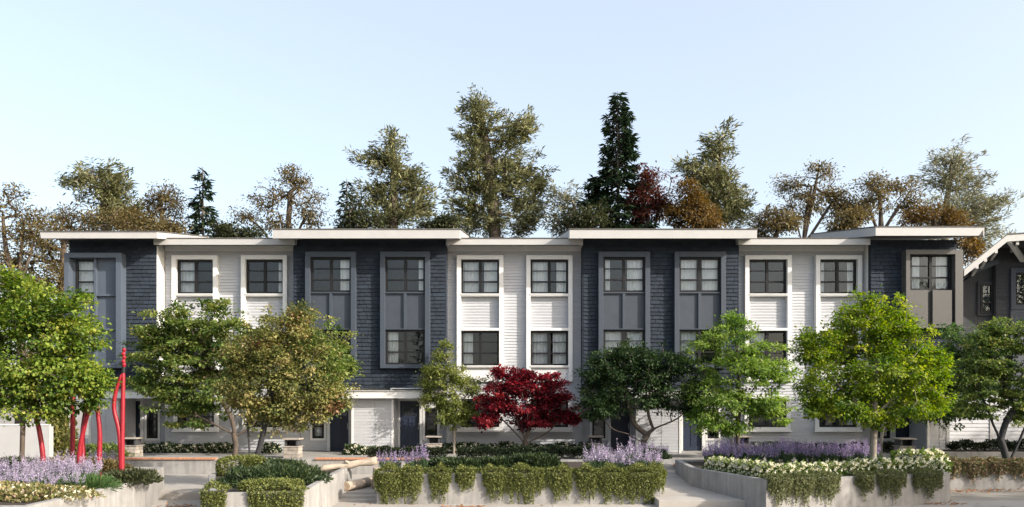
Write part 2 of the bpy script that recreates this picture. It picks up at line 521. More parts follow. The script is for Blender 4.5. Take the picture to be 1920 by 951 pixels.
# unit siding board: length 1 along x, one course high (wedge: thick at the foot)
BEXP = 0.125
bm_ = MB()
bm_.hexa([(0, -0.035, 0), (1, -0.035, 0), (1, 0.0, 0), (0, 0.0, 0), (0, -0.008, BEXP + 0.012), (1, -0.008, BEXP + 0.012), (1, 0.0, BEXP + 0.012), (0, 0.0, BEXP + 0.012)])
tmp = bm_.build('siding_board', 'board'); BOARD = tmp.data; bpy.data.objects.remove(tmp)
tmp = bm_.build('siding_board', 'nb_wall'); BOARDK = tmp.data; bpy.data.objects.remove(tmp)
SEXP = 0.16
sm_ = MB()
sm_.hexa([(0, -0.046, 0), (1, -0.046, 0), (1, 0.0, 0), (0, 0.0, 0), (0, -0.006, SEXP + 0.014), (1, -0.006, SEXP + 0.014), (1, 0.0, SEXP + 0.014), (0, 0.0, SEXP + 0.014)])
tmp = sm_.build('shingle', 'shingle'); SHING = tmp.data; bpy.data.objects.remove(tmp)


def siding(t, x0, x1, z0, z1, y, openings, name='siding_board', mesh=None, exp=BEXP):
    mesh = mesh or BOARD
    b = BASE[t.name]
    z = z0
    while z < z1 - 0.03:
        cuts = [(a, c) for a, c, lo, hi in openings if min(hi, z + exp) - max(lo, z) > 0.3 * exp]
        for s, e in subtract(x0, x1, cuts):
            o = link(name, mesh, t)
            o.location = (s + 0.0015 - b.x, y - b.y, z - b.z)
            o.scale = (e - s - 0.003, 1, 1)
        z += exp


def shingles(t, x0, x1, z0, z1, y, openings, limit=300):
    b = BASE[t.name]
    pieces = []
    z = z0
    row = 0
    while z < z1 - 0.03:
        cuts = [(a, c) for a, c, lo, hi in openings if min(hi, z + SEXP) - max(lo, z) > 0.3 * SEXP]
        for s, e in subtract(x0, x1, cuts):
            x = s
            while x < e - 0.01:
                w = RNG.uniform(0.20, 0.44)
                if x == s: w *= RNG.uniform(0.5, 1)
                if e - x - w < 0.12: w = e - x
                pieces.append((x, w, z + RNG.uniform(-0.006, 0.006), row))
                x += w
        z += SEXP; row += 1
    order = sorted(range(len(pieces)), key=lambda i: -pieces[i][1])
    single = set(order[:limit])
    rest = MB()
    for i, (x, w, z, rw_) in enumerate(pieces):
        dy = RNG.uniform(-0.008, 0.002)
        if i in single:
            o = link('shingle', SHING, t)
            o.location = (x + 0.007 - b.x, y - b.y + dy, z - b.z)
            o.scale = (w - 0.014, 1, 1)
        else:
            rest.hexa([(x + .007, y - .046 + dy, z), (x + w - .007, y - .046 + dy, z), (x + w - .007, y + dy, z), (x + .007, y + dy, z),
                       (x + .007, y - .006 + dy, z + SEXP + .014), (x + w - .007, y - .006 + dy, z + SEXP + .014), (x + w - .007, y + dy, z + SEXP + .014), (x + .007, y + dy, z + SEXP + .014)])
    if rest.v:
        o = rest.build('shingle_course', 'shingle', t)
        o['kind'] = 'stuff'


def wall(t, name, x0, x1, z0, z1, y0, y1, openings, mat):
    xs = sorted({x0, x1, *[min(max(q, x0), x1) for o in openings for q in o[:2]]})
    zs = sorted({z0, z1, *[min(max(q, z0), z1) for o in openings for q in o[2:]]})
    m = MB()
    for i in range(len(xs) - 1):
        j = 0
        while j < len(zs) - 1:
            cx, cz = (xs[i] + xs[i + 1]) / 2, (zs[j] + zs[j + 1]) / 2
            if any(a < cx < c and lo < cz < hi for a, c, lo, hi in openings):
                j += 1; continue
            k = j
            while k + 1 < len(zs) - 1:
                cz2 = (zs[k + 1] + zs[k + 2]) / 2
                if any(a < cx < c and lo < cz2 < hi for a, c, lo, hi in openings): break
                k += 1
            m.box(xs[i], xs[i + 1], y0, y1, zs[j], zs[k + 1])
            j = k + 1
    return m.build(name, mat, t)


def curtain_mesh(x0, x1, z0, z1, y):
    m = MB()
    n = max(6, int((x1 - x0) / 0.03))
    for i in range(n + 1):
        x = x0 + (x1 - x0) * i / n
        yy = y + 0.022 * math.sin(i * 1.35) + 0.012 * math.sin(i * 0.53 + 1)
        m.v += [(x, yy, z0), (x + 0.01 * math.sin(i), yy + 0.006 * math.sin(i * 2.1), (z0 + z1) / 2), (x, yy, z1)]
    for i in range(n):
        a = i * 3
        m.f += [(a, a + 3, a + 4, a + 1), (a + 1, a + 4, a + 5, a + 2)]
    return m


def window(t, x0, x1, z0, z1, y, cols=2, curtains='', frame='sash', rows=(0.36, 0.68)):
    """dark sash window: frame part with panes and curtains below it"""
    f, mu = 0.085, 0.12
    m = MB()
    m.box(x0, x0 + f, y - 0.05, y + 0.06, z0, z1).box(x1 - f, x1, y - 0.05, y + 0.06, z0, z1)
    m.box(x0 + f, x1 - f, y - 0.05, y + 0.06, z0, z0 + f).box(x0 + f, x1 - f, y - 0.05, y + 0.06, z1 - f, z1)
    xs = [x0 + f]
    for c in range(1, cols):
        xc = x0 + (x1 - x0) * c / cols
        m.box(xc - mu / 2, xc + mu / 2, y - 0.046, y + 0.055, z0 + f, z1 - f)
        xs += [xc - mu / 2, xc + mu / 2]
    xs.append(x1 - f)
    zt = [z0 + f]
    for i, r in enumerate(rows):
        zc = z0 + (z1 - z0) * r
        h = 0.06 if i == 0 else 0.036
        for c in range(cols):
            m.box(xs[2 * c], xs[2 * c + 1], y - (0.042 if i == 0 else 0.03), y + 0.05, zc - h / 2, zc + h / 2)
        zt += [zc - h / 2, zc + h / 2]
    zt.append(z1 - f)
    w = m.build('window', frame, t)
    for c in range(cols):
        for r in range(len(zt) // 2):
            MB().box(xs[2 * c], xs[2 * c + 1], y + 0.004, y + 0.014, zt[2 * r], zt[2 * r + 1]).build('pane', 'glass', w)
    W_ = x1 - x0
    for s in curtains:
        if s in 'LlR r':
            fr = {'L': 0.30, 'l': 0.18, 'R': 0.30, 'r': 0.18}[s]
            a, b2 = (x0 + 0.03, x0 + W_ * fr) if s in 'Ll' else (x1 - W_ * fr, x1 - 0.03)
        elif s == 'M':
            a, b2 = x0 + W_ * 0.03, x0 + W_ * 0.46
        elif s == 'N':
            a, b2 = x0 + W_ * 0.60, x0 + W_ * 0.97
        elif s == 'F':
            a, b2 = x0 + 0.03, x1 - 0.03
        curtain_mesh(a, b2, z0 + 0.01, z1 - 0.02, y + 0.17).build('curtain', 'curtain', w, smooth=True)
    return w


def roof(t, xl, xr, zb, zt_, yf, depth, slope, slantR=0.0, slantL=0.0):
    """mono-pitch roof slab rising to the back, with pale fascia boards and a dark membrane edge"""
    yb = yf + depth
    rise = slope * depth
    e = 0.05
    m = MB().hexa([(xl + e, yf + e, zb + .02), (xr - e, yf + e, zb + .02), (xr - e, yb - e, zb + rise + .02), (xl + e, yb - e, zb + rise + .02),
                   (xl + e, yf + e, zt_ - .02), (xr - e, yf + e, zt_ - .02), (xr - e, yb - e, zt_ + rise - .02), (xl + e, yb - e, zt_ + rise - .02)])
    r = m.build('roof', 'soffit', t)
    th = 0.045
    MB().hexa([(xl - 0, yf, zb), (xr - slantR, yf, zb), (xr - slantR, yf + th, zb), (xl, yf + th, zb),
               (xl - slantL, yf, zt_), (xr, yf, zt_), (xr, yf + th, zt_), (xl - slantL, yf + th, zt_)]).build('fascia', 'fascia', r)
    for xa, xb in ((xl, xl + th), (xr - th, xr)):
        MB().hexa([(xa, yf + th + .002, zb + .002), (xb, yf + th + .002, zb + .002), (xb, yb, zb + rise), (xa, yb, zb + rise),
                   (xa, yf + th + .002, zt_), (xb, yf + th + .002, zt_), (xb, yb, zt_ + rise), (xa, yb, zt_ + rise)]).build('fascia', 'fascia', r)
    MB().hexa([(xl - .03 - slantL, yf - .03, zt_ + .003), (xr + .03, yf - .03, zt_ + .003), (xr + .03, yb, zt_ + rise + .003), (xl - .03, yb, zt_ + rise + .003),
               (xl - .03 - slantL, yf - .03, zt_ + .035), (xr + .03, yf - .03, zt_ + .035), (xr + .03, yb, zt_ + rise + .035), (xl - .03, yb, zt_ + rise + .035)]).build('membrane', 'roofing', r)
    return r


def rect_frame(m, x0, x1, z0, z1, w, y0, y1, wb=None):
    wb = wb or w
    m.box(x0, x0 + w, y0, y1, z0, z1).box(x1 - w, x1, y0, y1, z0, z1)
    m.box(x0 + w, x1 - w, y0 + .002, y1, z0, z0 + wb).box(x0 + w, x1 - w, y0 + .002, y1, z1 - w, z1)
    return m


def door(t, x0, x1, z0, z1, y):
    d = MB()
    st = 0.10
    d.box(x0, x1, y, y + 0.05, z0, z1)
    zm = z0 + (z1 - z0) * 0.70
    zt_ = z1 - 0.14
    d.box(x0, x0 + st, y - .018, y - .001, z0, z1).box(x1 - st, x1, y - .018, y - .001, z0, z1)
    d.box(x0 + st, x1 - st, y - .018, y - .001, z0, z0 + .18).box(x0 + st, x1 - st, y - .018, y - .001, zm - .1, zm).box(x0 + st, x1 - st, y - .018, y - .001, zt_, z1)
    xc = (x0 + x1) / 2
    d.box(xc - .05, xc + .05, y - .018, y - .001, z0 + .18, zm - .1)
    o = d.build('door', 'door', t)
    n = 3
    w = (x1 - x0 - 2 * st - 0.06) / n
    for i in range(n):
        a = x0 + st + i * (w + 0.03)
        MB().box(a, a + w, y - .014, y - .004, zm + .01, zt_ - .01).build('pane', 'glass', o)
    hx = x1 - 0.055
    MB().box(hx - .018, hx + .018, y - .032, y - .0185, z0 + .92, z0 + 1.18).tube([(hx, y - .033, z0 + .98), (hx, y - .085, z0 + 1.0), (hx, y - .085, z0 + 1.12), (hx, y - .033, z0 + 1.14)], .011, 6).build('handle', 'metal', o)
    return o


DW = 0.0      # navy wall plane
WW = 0.65     # white wall plane
RC = 0.90     # recessed entrance plane
ZL = 2.69     # foot of the navy wall
SL = 0.176
# storey rows (photo rows, navy plane)
zA, zB, zC, zD = PZ(484), PZ(549), PZ(617), PZ(684)


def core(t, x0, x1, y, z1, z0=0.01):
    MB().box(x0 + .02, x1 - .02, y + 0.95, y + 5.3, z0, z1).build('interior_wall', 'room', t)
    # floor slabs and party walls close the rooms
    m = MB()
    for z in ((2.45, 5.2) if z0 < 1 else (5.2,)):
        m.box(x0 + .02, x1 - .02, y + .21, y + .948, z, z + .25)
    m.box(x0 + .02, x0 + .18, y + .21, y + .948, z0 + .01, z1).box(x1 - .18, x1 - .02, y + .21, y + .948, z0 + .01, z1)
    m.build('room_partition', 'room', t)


def white_house(label, xl, xr, cols, curt, gcols, roofx):
    t = thing('townhouse', ((xl + xr) / 2, WW, 0), label, 'townhouse')
    y = WW
    op = []
    zt3, zb3, zt2, zb2 = PZ(488, y), PZ(552, y), PZ(621, y), PZ(686, y)
    for (a, b) in cols:
        op += [(PX(a, y), PX(b, y), zb3, zt3), (PX(a, y), PX(b, y), zb2, zt2)]
    gz0, gz1 = PZ(801, y), PZ(748, y)
    for (a, b) in gcols:
        op.append((PX(a, y), PX(b, y), gz0, gz1))
    ztop = 8.75
    wall(t, 'wall', xl, xr, 0.0, ztop, y + .002, y + .2, op, 'board')
    core(t, xl, xr, y, ztop)
    siding(t, xl, xr, 0.05, 8.62, y, [(a - .1, b + .1, lo - .05, hi + .05) for a, b, lo, hi in op])
    for i, (a, b) in enumerate(cols):
        x0, x1 = PX(a, y), PX(b, y)
        c3, c2 = curt[i]
        window(t, x0, x1, zb3, zt3, y - 0.02, 2, c3)
        window(t, x0, x1, zb2, zt2, y - 0.02, 2, c2)
        w = 0.18
        m = MB()
        yf, yb = y - 0.24, y - .002
        zb_, zt_ = PZ(716, y), zt3 + 0.17
        m.box(x0 - w, x0, yf, yb, zb_, zt_).box(x1, x1 + w, yf, yb, zb_, zt_)
        m.box(x0, x1, yf + .003, yb, zt3, zt_)
        m.box(x0, x1, yf + .003, yb, zb3 - .11, zb3).box(x0, x1, yf + .003, yb, zt2, zt2 + .11)
        m.box(x0, x1, yf + .003, yb, zb2 - .10, zb2)
        m.box(x0, x1, yf + .10, yb, zb_, zb2 - .10)
        tr = m.build('window_surround', 'white', t, bevel=0.006)
        MB().box(x0 - .01, x1 + .01, yf - .03, yf + .0, zb3 - .05, zb3 - .01).build('sill', 'white', tr)
        MB().box(x0 - .01, x1 + .01, yf - .03, yf + .0, zb2 - .05, zb2 - .01).build('sill', 'white', tr)
    for (a, b) in gcols:
        x0, x1 = PX(a, y), PX(b, y)
        window(t, x0, x1, gz0, gz1, y - 0.02, 2, 'r')
        m = MB()
        rect_frame(m, x0 - .17, x1 + .17, gz0 - .17, gz1 + .17, .17, y - .12, y - .002)
        tr = m.build('window_surround', 'white', t, bevel=0.006)
        MB().box(x0 - .22, x1 + .22, y - .17, y - .121, gz0 - .20, gz0 - .13).build('sill', 'white', tr)
    # frieze board under the eave, roof
    MB().box(xl, xr, y - .05, y - .001, 8.50, 8.74).build('frieze_board', 'white', t)
    roof(t, roofx[0], roofx[1], PZ(459, -.35), PZ(447.5, -.35), -.35, 5.6, SL)
    return t


def navy_frame(t, x0, x1, mat='slate', pmat='slatepanel', c3='', c2=''):
    """two-storey slate frame: window above, two panels, window below"""
    w = 0.20
    zb_, zt_ = PZ(691), PZ(474)
    yf = -0.26
    m = MB()
    m.box(x0, x0 + w, yf, -.002, zb_, zt_).box(x1 - w, x1, yf, -.002, zb_, zt_)
    m.box(x0 + w, x1 - w, yf + .002, -.002, zb_, zD).box(x0 + w, x1 - w, yf + .002, -.002, zA, zt_)
    f = m.build('bay_frame', mat, t, bevel=0.006)
    a, b = x0 + w, x1 - w
    xc = (a + b) / 2
    m = MB()
    m.box(a, b, -.19, -.02, zB - .05, zB).box(a, b, -.19, -.02, zC - .04, zC)
    m.box(xc - .06, xc + .06, -.18, -.02, zC, zB - .05)
    m.build('rail', mat, f)
    for p, q in ((a, xc - .06), (xc + .06, b)):
        MB().box(p + .002, q - .002, -.10, -.012, zC + .002, zB - .052).build('panel', pmat, f)
    window(t, a, b, zB, zA, -0.06, 2, c3)
    window(t, a, b, zD, zC - .04, -0.06, 2, c2)
    return (a, b, zD, zA)


def navy_shell(t, xl, xr, openings, sx0=None, sx1=None):
    wall(t, 'wall', xl, xr, ZL, 8.85, .002, .2, openings, 'navywall')
    core(t, xl, xr, 0.0, 8.85, 2.70)
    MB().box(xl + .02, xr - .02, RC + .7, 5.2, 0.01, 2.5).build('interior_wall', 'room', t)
    MB().box(xl, xl + .2, .201, 5.2, ZL, 8.85).build('side_wall', 'white', t)
    MB().box(xr - .2, xr, .201, 5.2, ZL, 8.85).build('side_wall', 'white', t)


def fix_open(fr):
    return [(a, b, zD, zC - .04) for a, b, _, _ in fr] + [(a, b, zB, zA) for a, b, _, _ in fr]


def entrance(t, xl, xr, doors, lights, box, canopy, hoods):
    """ground floor below a navy wall: recessed white siding, doors, sidelights, store box, canopy"""
    y = RC
    op = []
    for a, b in doors:
        op.append((PX(a, y), PX(b, y), 0.0, PZ(752, y)))
    for a, b, lo, hi in lights:
        op.append((PX(a, y), PX(b, y), PZ(lo, y), PZ(hi, y)))
    wall(t, 'entrance_wall', xl, xr, 0.0, 2.5, y + .002, y + .2, op, 'board')
    siding(t, xl, xr, 0.02, 2.5, y, [(a - .06, b + .06, lo - .03, hi + .03) for a, b, lo, hi in op])
    for a, b in doors:
        x0, x1 = PX(a, y), PX(b, y)
        z1 = PZ(752, y)
        door(t, x0, x1, 0.01, z1, y + 0.05)
        m = MB()
        m.box(x0 - .12, x0, y - .06, y - .001, 0, z1 + .12).box(x1, x1 + .12, y - .06, y - .001, 0, z1 + .12).box(x0, x1, y - .058, y - .001, z1, z1 + .12)
        m.build('door_frame', 'white', t)
    for a, b, lo, hi in lights:
        x0, x1, z0, z1 = PX(a, y), PX(b, y), PZ(lo, y), PZ(hi, y)
        window(t, x0, x1, z0, z1, y, 1, 'F' if hi > 780 else '', rows=(0.7,))
        rect_frame(MB(), x0 - .09, x1 + .09, z0 - .09, z1 + .09, .09, y - .055, y - .001).build('window_surround', 'white', t)
    if box:
        yb = -0.60
        x0, x1 = PX(box[0], yb), PX(box[1], yb)
        b = MB().box(x0, x1, yb, y - .06, 0.0, 2.22).build('store_box', 'board', t)
        xc = x0 + (x1 - x0) * 0.56
        for p, q in ((x0 + .07, xc - .012), (xc + .012, x1 - .07)):
            z = 0.04
            while z < 2.15:
                o = link('siding_board', BOARD, t)
                bb = BASE[t.name]
                o.location = (p - bb.x, yb - .002 - bb.y, z - bb.z); o.scale = (q - p, 0.55, 1)
                z += BEXP
        MB().box(x0 - .02, x0 + .065, yb - .035, yb + .08, 0, 2.215).box(x1 - .065, x1 + .02, yb - .035, yb + .08, 0, 2.215).build('corner_board', 'white', t)
    if canopy:
        yf = -1.0
        x0, x1 = PX(canopy[0], yf), PX(canopy[1], yf)
        c = MB().box(x0, x1, yf, y - .002, 2.24, 2.53).build('canopy', 'white', t, bevel=0.008)
        MB().box(x0 - .04, x1 + .04, yf - .05, y - .004, 2.532, 2.565).build('flashing', 'fascia', c)
    # ceiling over the recess
    MB().box(xl, xr, 0.21, y + .2, 2.505, 2.68).build('porch_ceiling', 'white', t)
    for a, b in hoods:
        yf = -0.75
        MB().box(PX(a, yf), PX(b, yf), yf, -.04, 2.62, 2.665).box(PX(a, yf), PX(a, yf) + .05, yf, -.04, 2.567, 2.619).build('hood', 'white', t)


# ---- navy house at the left end
yB = -0.45
xl, xr = PX(130), PX(294)
t = thing('townhouse', ((xl + xr) / 2, 0, 0), 'navy shingled end townhouse at the left, with a slate bay on its corner', 'townhouse')
navy_shell(t, xl, xr, [(PX(140, -.2), PX(178, -.2), PZ(552, -.2), PZ(486, -.2))])
shingles(t, xl, xr, ZL - .03, 8.72, 0.0, [(PX(130), PX(222), PZ(688), PZ(476))])
x0, x1 = PX(120, yB), PX(227, yB)
zb_, zt_ = PZ(690, yB), PZ(474, yB)
m = MB()
w = 0.20
m.box(x0, x0 + w, yB, 1.3, zb_, zt_).box(x1 - w * 1.1, x1, yB, -.002, zb_, zt_)
m.box(x0 + w, x1 - w * 1.1, yB + .002, -.002, zt_ - w, zt_).box(x0 + w, x1 - w * 1.1, yB + .002, -.002, zb_, zb_ + w)
f = m.build('bay_frame', 'slateblue', t, bevel=0.006)
wx0, wx1 = PX(140, -.2), PX(178, -.2)
wz0, wz1 = PZ(552, -.2), PZ(486, -.2)
MB().box(x0 + w, wx0, -.15, -.045, zb_ + w, zt_ - w).box(wx0, wx1, -.15, -.045, wz1, zt_ - w).box(wx0, wx1, -.15, -.045, zb_ + w, wz0).box(wx1, x1 - w * 1.1, -.15, -.045, zb_ + w, zt_ - w).build('panel', 'slateblue', f)
m = MB()
m.box(wx1, wx1 + .09, -.28, -.151, zb_ + w, zt_ - w)
for pz in (553, 617):
    z = PZ(pz, -.25); m.box(x0 + w, wx1 - .001, -.27, -.152, z - .05, z + .03).box(wx1 + .091, x1 - w * 1.1, -.27, -.152, z - .05, z + .03)
m.build('rail', 'slateblue', f)
window(t, wx0, wx1, wz0, wz1, -0.10, 1, 'F')
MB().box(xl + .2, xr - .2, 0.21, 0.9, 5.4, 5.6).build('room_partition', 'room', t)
# white return and corner board facing the white house
MB().box(xr + .001, xr + .05, -.02, .60, ZL, 8.6).build('corner_board', 'white', t)
roof(t, PX(77, -1.22), PX(294, -1.22), PZ(447, -1.22), PZ(435, -1.22), -1.22, 5.2, SL, slantL=0.05)
entrance(t, PX(160), xr, [(234, 264)], [(276, 297, 822, 770)], (168, 222), (196, 292), [])
yy = -2.0
m = MB().box(PX(125, yy), PX(133, yy), yy, yy + .18, 0.0, PZ(768, yy))
m.build('porch_post', 'white', t)
MB().box(PX(118, yy), PX(201, yy), yy - .03, yy + .21, PZ(768, yy) + .002, PZ(762, yy) + .03).build('porch_beam', 'white', t)

# ---- white houses
white_house('white sided townhouse with two window columns behind the large left maple', PX(294) - .0 + .06, PX(552),
            [(334, 403), (463, 533)], [('M', ''), ('r', '')], [(334, 403), (463, 533)], (PX(288, -.35), PX(553, -.35) - .01))
white_house('white sided townhouse in the middle, behind the crimson maple', PX(835), PX(1094),
            [(865, 936), (994.5, 1065)], [('MN', 'L'), ('MR', 'MN')], [(865, 936), (994.5, 1065)], (PX(837, -.35), PX(1093, -.35)))
white_house('white sided townhouse behind the bright green tree, right of the middle', PX(1383), PX(1632),
            [(1402, 1473), (1534, 1604)], [('', 'M'), ('lr', 'l')], [(1402, 1473), (1534, 1604)], (PX(1384, -.35), PX(1632, -.35)))

# ---- two navy double houses
for (label, xl, xr, fr, curt, doors, lights, box, canopy, hoods, rx) in (
    ('navy shingled double townhouse left of the middle, above the white canopy', PX(552), PX(835), [(575, 669), (714.5, 807)], [('R', ''), ('r', 'L')],
     [(619, 654), (750, 787)], [(586, 608, 822, 790), (797, 820, 822, 765)], (660, 737), (578, 806), [(607, 653), (732, 790)], (511, 862)),
    ('navy shingled double townhouse right of the middle, behind the dark green tree', PX(1094), PX(1383), [(1121, 1217), (1262.5, 1358)], [('lN', 'MN'), ('MN', 'M')],
     [(1145, 1181), (1280, 1316)], [(1110, 1135, 822, 765), (1326, 1347, 822, 765)], (1193, 1276), (1120, 1352), [(1140, 1186), (1275, 1330)], (1068, 1420))):
    t = thing('townhouse', ((xl + xr) / 2, 0, 0), label, 'townhouse')
    frames = [navy_frame(t, PX(a), PX(b), c3=curt[i][0], c2=curt[i][1]) for i, (a, b) in enumerate(fr)]
    navy_shell(t, xl, xr, fix_open(frames))
    shingles(t, xl, xr, ZL - .03, 8.72, 0.0, [(a - .08, b + .08, lo, hi) for a, b, lo, hi in fix_open(frames)] + [(a - .1, b + .1, zC - .1, zB + .1) for a, b, _, _ in frames])
    MB().box(xl - .045, xl - .001, -.03, .60, ZL, 8.6).box(xr + .001, xr + .045, -.03, .60, ZL, 8.6).build('corner_board', 'shingle', t)
    roof(t, PX(rx[0], -1.22), PX(rx[1], -1.22), PZ(447, -1.22), PZ(430.5, -1.22), -1.22, 6.7, SL, slantR=0.03)
    entrance(t, xl, xr, doors, lights, box, canopy, hoods)

# ---- navy house at the right end
xl, xr = PX(1632), PX(1793)
t = thing('townhouse', ((xl + xr) / 2, 0, 0), 'navy shingled end townhouse at the right, with a taupe bay on its corner', 'townhouse')
yB = -0.42
x0, x1 = PX(1699, yB), PX(1806, yB)
zb_, zt_ = PZ(615, yB), PZ(468, yB)
gx0, gx1, gz0, gz1 = PX(1706, -.15), PX(1784, -.15), PZ(545, -.15), PZ(477, -.15)
navy_shell(t, xl, xr, [(gx0, min(gx1, xr - .02), gz0, gz1)])
shingles(t, xl, xr, ZL - .03, 8.72, 0.0, [(PX(1702), PX(1800), PZ(613), PZ(470))])
w = 0.17
m = MB()
m.box(x0, x0 + w, yB, -.002, zb_, zt_).box(x1 - w * 1.9, x1, yB, 1.2, zb_, zt_)
m.box(x0 + w, x1 - w * 1.9, yB + .002, -.002, zt_ - .19, zt_).box(x0 + w, x1 - w * 1.9, yB + .002, -.002, zb_, zb_ + .05)
f = m.build('bay_frame', 'taupe', t, bevel=0.006)
window(t, gx0, gx1, gz0, gz1, -0.10, 2, 'LR')
xc = PX(1745, -.2)
MB().box(x0 + w, xc - .2, -.36, -.04, zb_ + .05, gz0 - .01).build('panel', 'taupe', f)
MB().box(xc - .2, xc, -.20, -.04, zb_ + .05, gz0 - .01).build('panel', 'taupe', f)
MB().box(xc, x1 - w * 1.9 - .1, -.36, -.04, zb_ + .05, gz0 - .01).build('panel', 'taupe', f)
MB().box(x1 - w * 1.9 - .1, x1 - w * 1.9, -.14, -.04, zb_ + .05, gz0 - .01).build('panel', 'taupe', f)
MB().box(x0 + w, x1 - w * 1.9, .21, 1.0, 5.4, 5.6).build('room_partition', 'room', t)
roof(t, PX(1642, -1.22), PX(1847, -1.22), PZ(442, -1.22), PZ(426, -1.22), -1.22, 6.7, SL, slantR=0.25)
entrance(t, xl, PX(1793), [(1678, 1712)], [(1645, 1668, 822, 765)], (1739, 1777), (1650, 1790), [])

# ================================================================ NEIGHBOUR HOUSE at the right edge
yN = 1.5
nb = thing('house', (21.5, yN, 0), 'charcoal gabled house with white roof brackets at the right edge', 'house')
xw = PX(1868, yN)
wo = [(PX(1902, yN), PX(1960, yN), PZ(572, yN), PZ(512, yN))]
wall(nb, 'wall', xw, 30, 2.4, PZ(470, yN), yN + .03, yN + .2, wo, 'nb_wall')
yS = yN + .3
fS = (yS + .3) / 4.5 * 2.2
pr_ = [(PX(a, -.3) + fS, PZ(b + 15, -.3)) for a, b in ((1808, 505), (1889, 440), (1990, 433), (2120, 520))]
m = MB()
out_ = [(pr_[0][0], 2.4)] + pr_ + [(pr_[-1][0], 2.4)]
k_ = len(out_)
m.v += [(x, yS, z) for x, z in out_] + [(x, yS + .2, z) for x, z in out_]
m.f += [tuple(range(k_)), tuple(reversed(range(k_, 2 * k_)))] + [(i, (i + 1) % k_ , k_ + (i + 1) % k_, k_ + i) for i in range(k_)]
m.build('gable_wall', 'nb_wall', nb)
MB().box(PX(1806, yS) + .05, 30, yS + .201, yS + 5, 0.02, 6.9).build('interior_wall', 'nb_wall', nb)
z = 2.4
while z < PZ(470, yN):
    for s, e in subtract(xw, 24, [(a - .05, b + .05) for a, b, lo, hi in wo if lo < z + .1 < hi]):
        o = link('siding_board', BOARDK, nb); o.location = (s - 21.5, .03, z); o.scale = (e - s, .8, 1.3)
    z += .16
window(nb, *wo[0], yN + .0, 2, '')
rect_frame(MB(), wo[0][0] - .2, wo[0][1] + .2, wo[0][2] - .2, wo[0][3] + .2, .2, yN - .1, yN + .005).build('window_surround', 'slatepanel', nb)
MB().box(wo[0][0] - .2, wo[0][1] + .2, yN - .06, yN + .01, 2.6, wo[0][2] - .205).build('panel', 'slatepanel', nb)
window(nb, PX(1836, yS), PX(1859, yS), PZ(588, yS), PZ(533, yS), yS - .08, 1, '')
rect_frame(MB(), PX(1836, yS) - .1, PX(1859, yS) + .1, PZ(588, yS) - .1, PZ(533, yS) + .1, .1, yS - .1, yS - .002).build('window_surround', 'nb_wall', nb)
# gabled roof: outline in the front plane
yR = -0.3
prof = [(1808, 505), (1889, 440), (1990, 433), (2120, 520)]
th = 13
m = MB()
for i in range(len(prof) - 1):
    (a, b), (c, d) = prof[i], prof[i + 1]
    p0, p1 = V(a, b, yR), V(c, d, yR)
    q0, q1 = V(a, b + th, yR), V(c, d + th, yR)
    dy = Vector((0, .07, 0))
    MB().hexa([q0, q1, q1 + dy, q0 + dy, p0, p1, p1 + dy, p0 + dy]).build('bargeboard', 'fascia', nb)
    up = Vector((0, 0, .04))
    D_ = Vector((2.2, 4.5, 0))
    MB().hexa([p0 + up * .05 - dy * .5, p1 + up * .05 - dy * .5, p1 + up * .05 + D_, p0 + up * .05 + D_, p0 + up - dy * .5, p1 + up - dy * .5, p1 + up + D_, p0 + up + D_]).build('roof_covering', 'roofing', nb)
    lo = Vector((0, 0, -.12))
    MB().hexa([p0 + lo + dy * 1.02, p1 + lo + dy * 1.02, p1 + lo + D_, p0 + lo + D_, p0 + dy * 1.02 - up * .1, p1 + dy * 1.02 - up * .1, p1 + D_ - up * .1, p0 + D_ - up * .1]).build('soffit', 'nb_wall', nb)
for a, b in ((1832, 499), (1848, 486), (1868, 470), (1908, 454), (1950, 451)):
    p = V(a, b, yR + .08)
    e_ = Vector((1.0, 2.0, .0)); w_ = Vector((.06, 0, 0))
    a_, b_ = p - Vector((0, 0, .1)), p + Vector((0, 0, .08))
    MB().hexa([a_ - w_, a_ + w_, a_ + w_ + e_, a_ - w_ + e_, b_ - w_, b_ + w_, b_ + w_ + e_, b_ - w_ + e_]).build('lookout', 'fascia', nb)
p, q = V(1893, 452, yR + .09), V(1917, 492, yN - .05)
MB().hexa([(p.x - .09, p.y, p.z - .1), (p.x + .09, p.y, p.z - .1), (q.x + .09, q.y, q.z), (q.x - .09, q.y, q.z),
           (p.x - .09, p.y, p.z + .1), (p.x + .09, p.y, p.z + .1), (q.x + .09, q.y, q.z + .25), (q.x - .09, q.y, q.z + .25)]).build('bracket', 'fascia', nb)
p0, p1 = V(1808, 522, yN), V(1873, 494, yN)
MB().hexa([p0, p1, p1 + Vector((0, .1, 0)), p0 + Vector((0, .1, 0)), p0 + Vector((0, 0, .25)), p1 + Vector((0, 0, .25)), p1 + Vector((0, .1, .25)), p0 + Vector((0, .1, .25))]).build('eave_board', 'slatepanel', nb)
# its white lower storey
lx0 = PX(1780, .6)
MB().box(lx0, 30, .62, 2.0, 0.01, 2.39).build('lower_wall', 'board', nb)
z = .05
while z < 2.3:
    for s, e in ((lx0, PX(1858, .6) - .06), (PX(1858, .6) + .06, 24)):
        o = link('siding_board', BOARD, nb); o.location = (s - 21.5, .615 - yN, z); o.scale = (e - s, 1, 1.3)
    z += .163
MB().box(PX(1858, .6) - .058, PX(1858, .6) + .058, .56, .618, 0.02, 2.38).build('corner_board', 'fascia', nb)


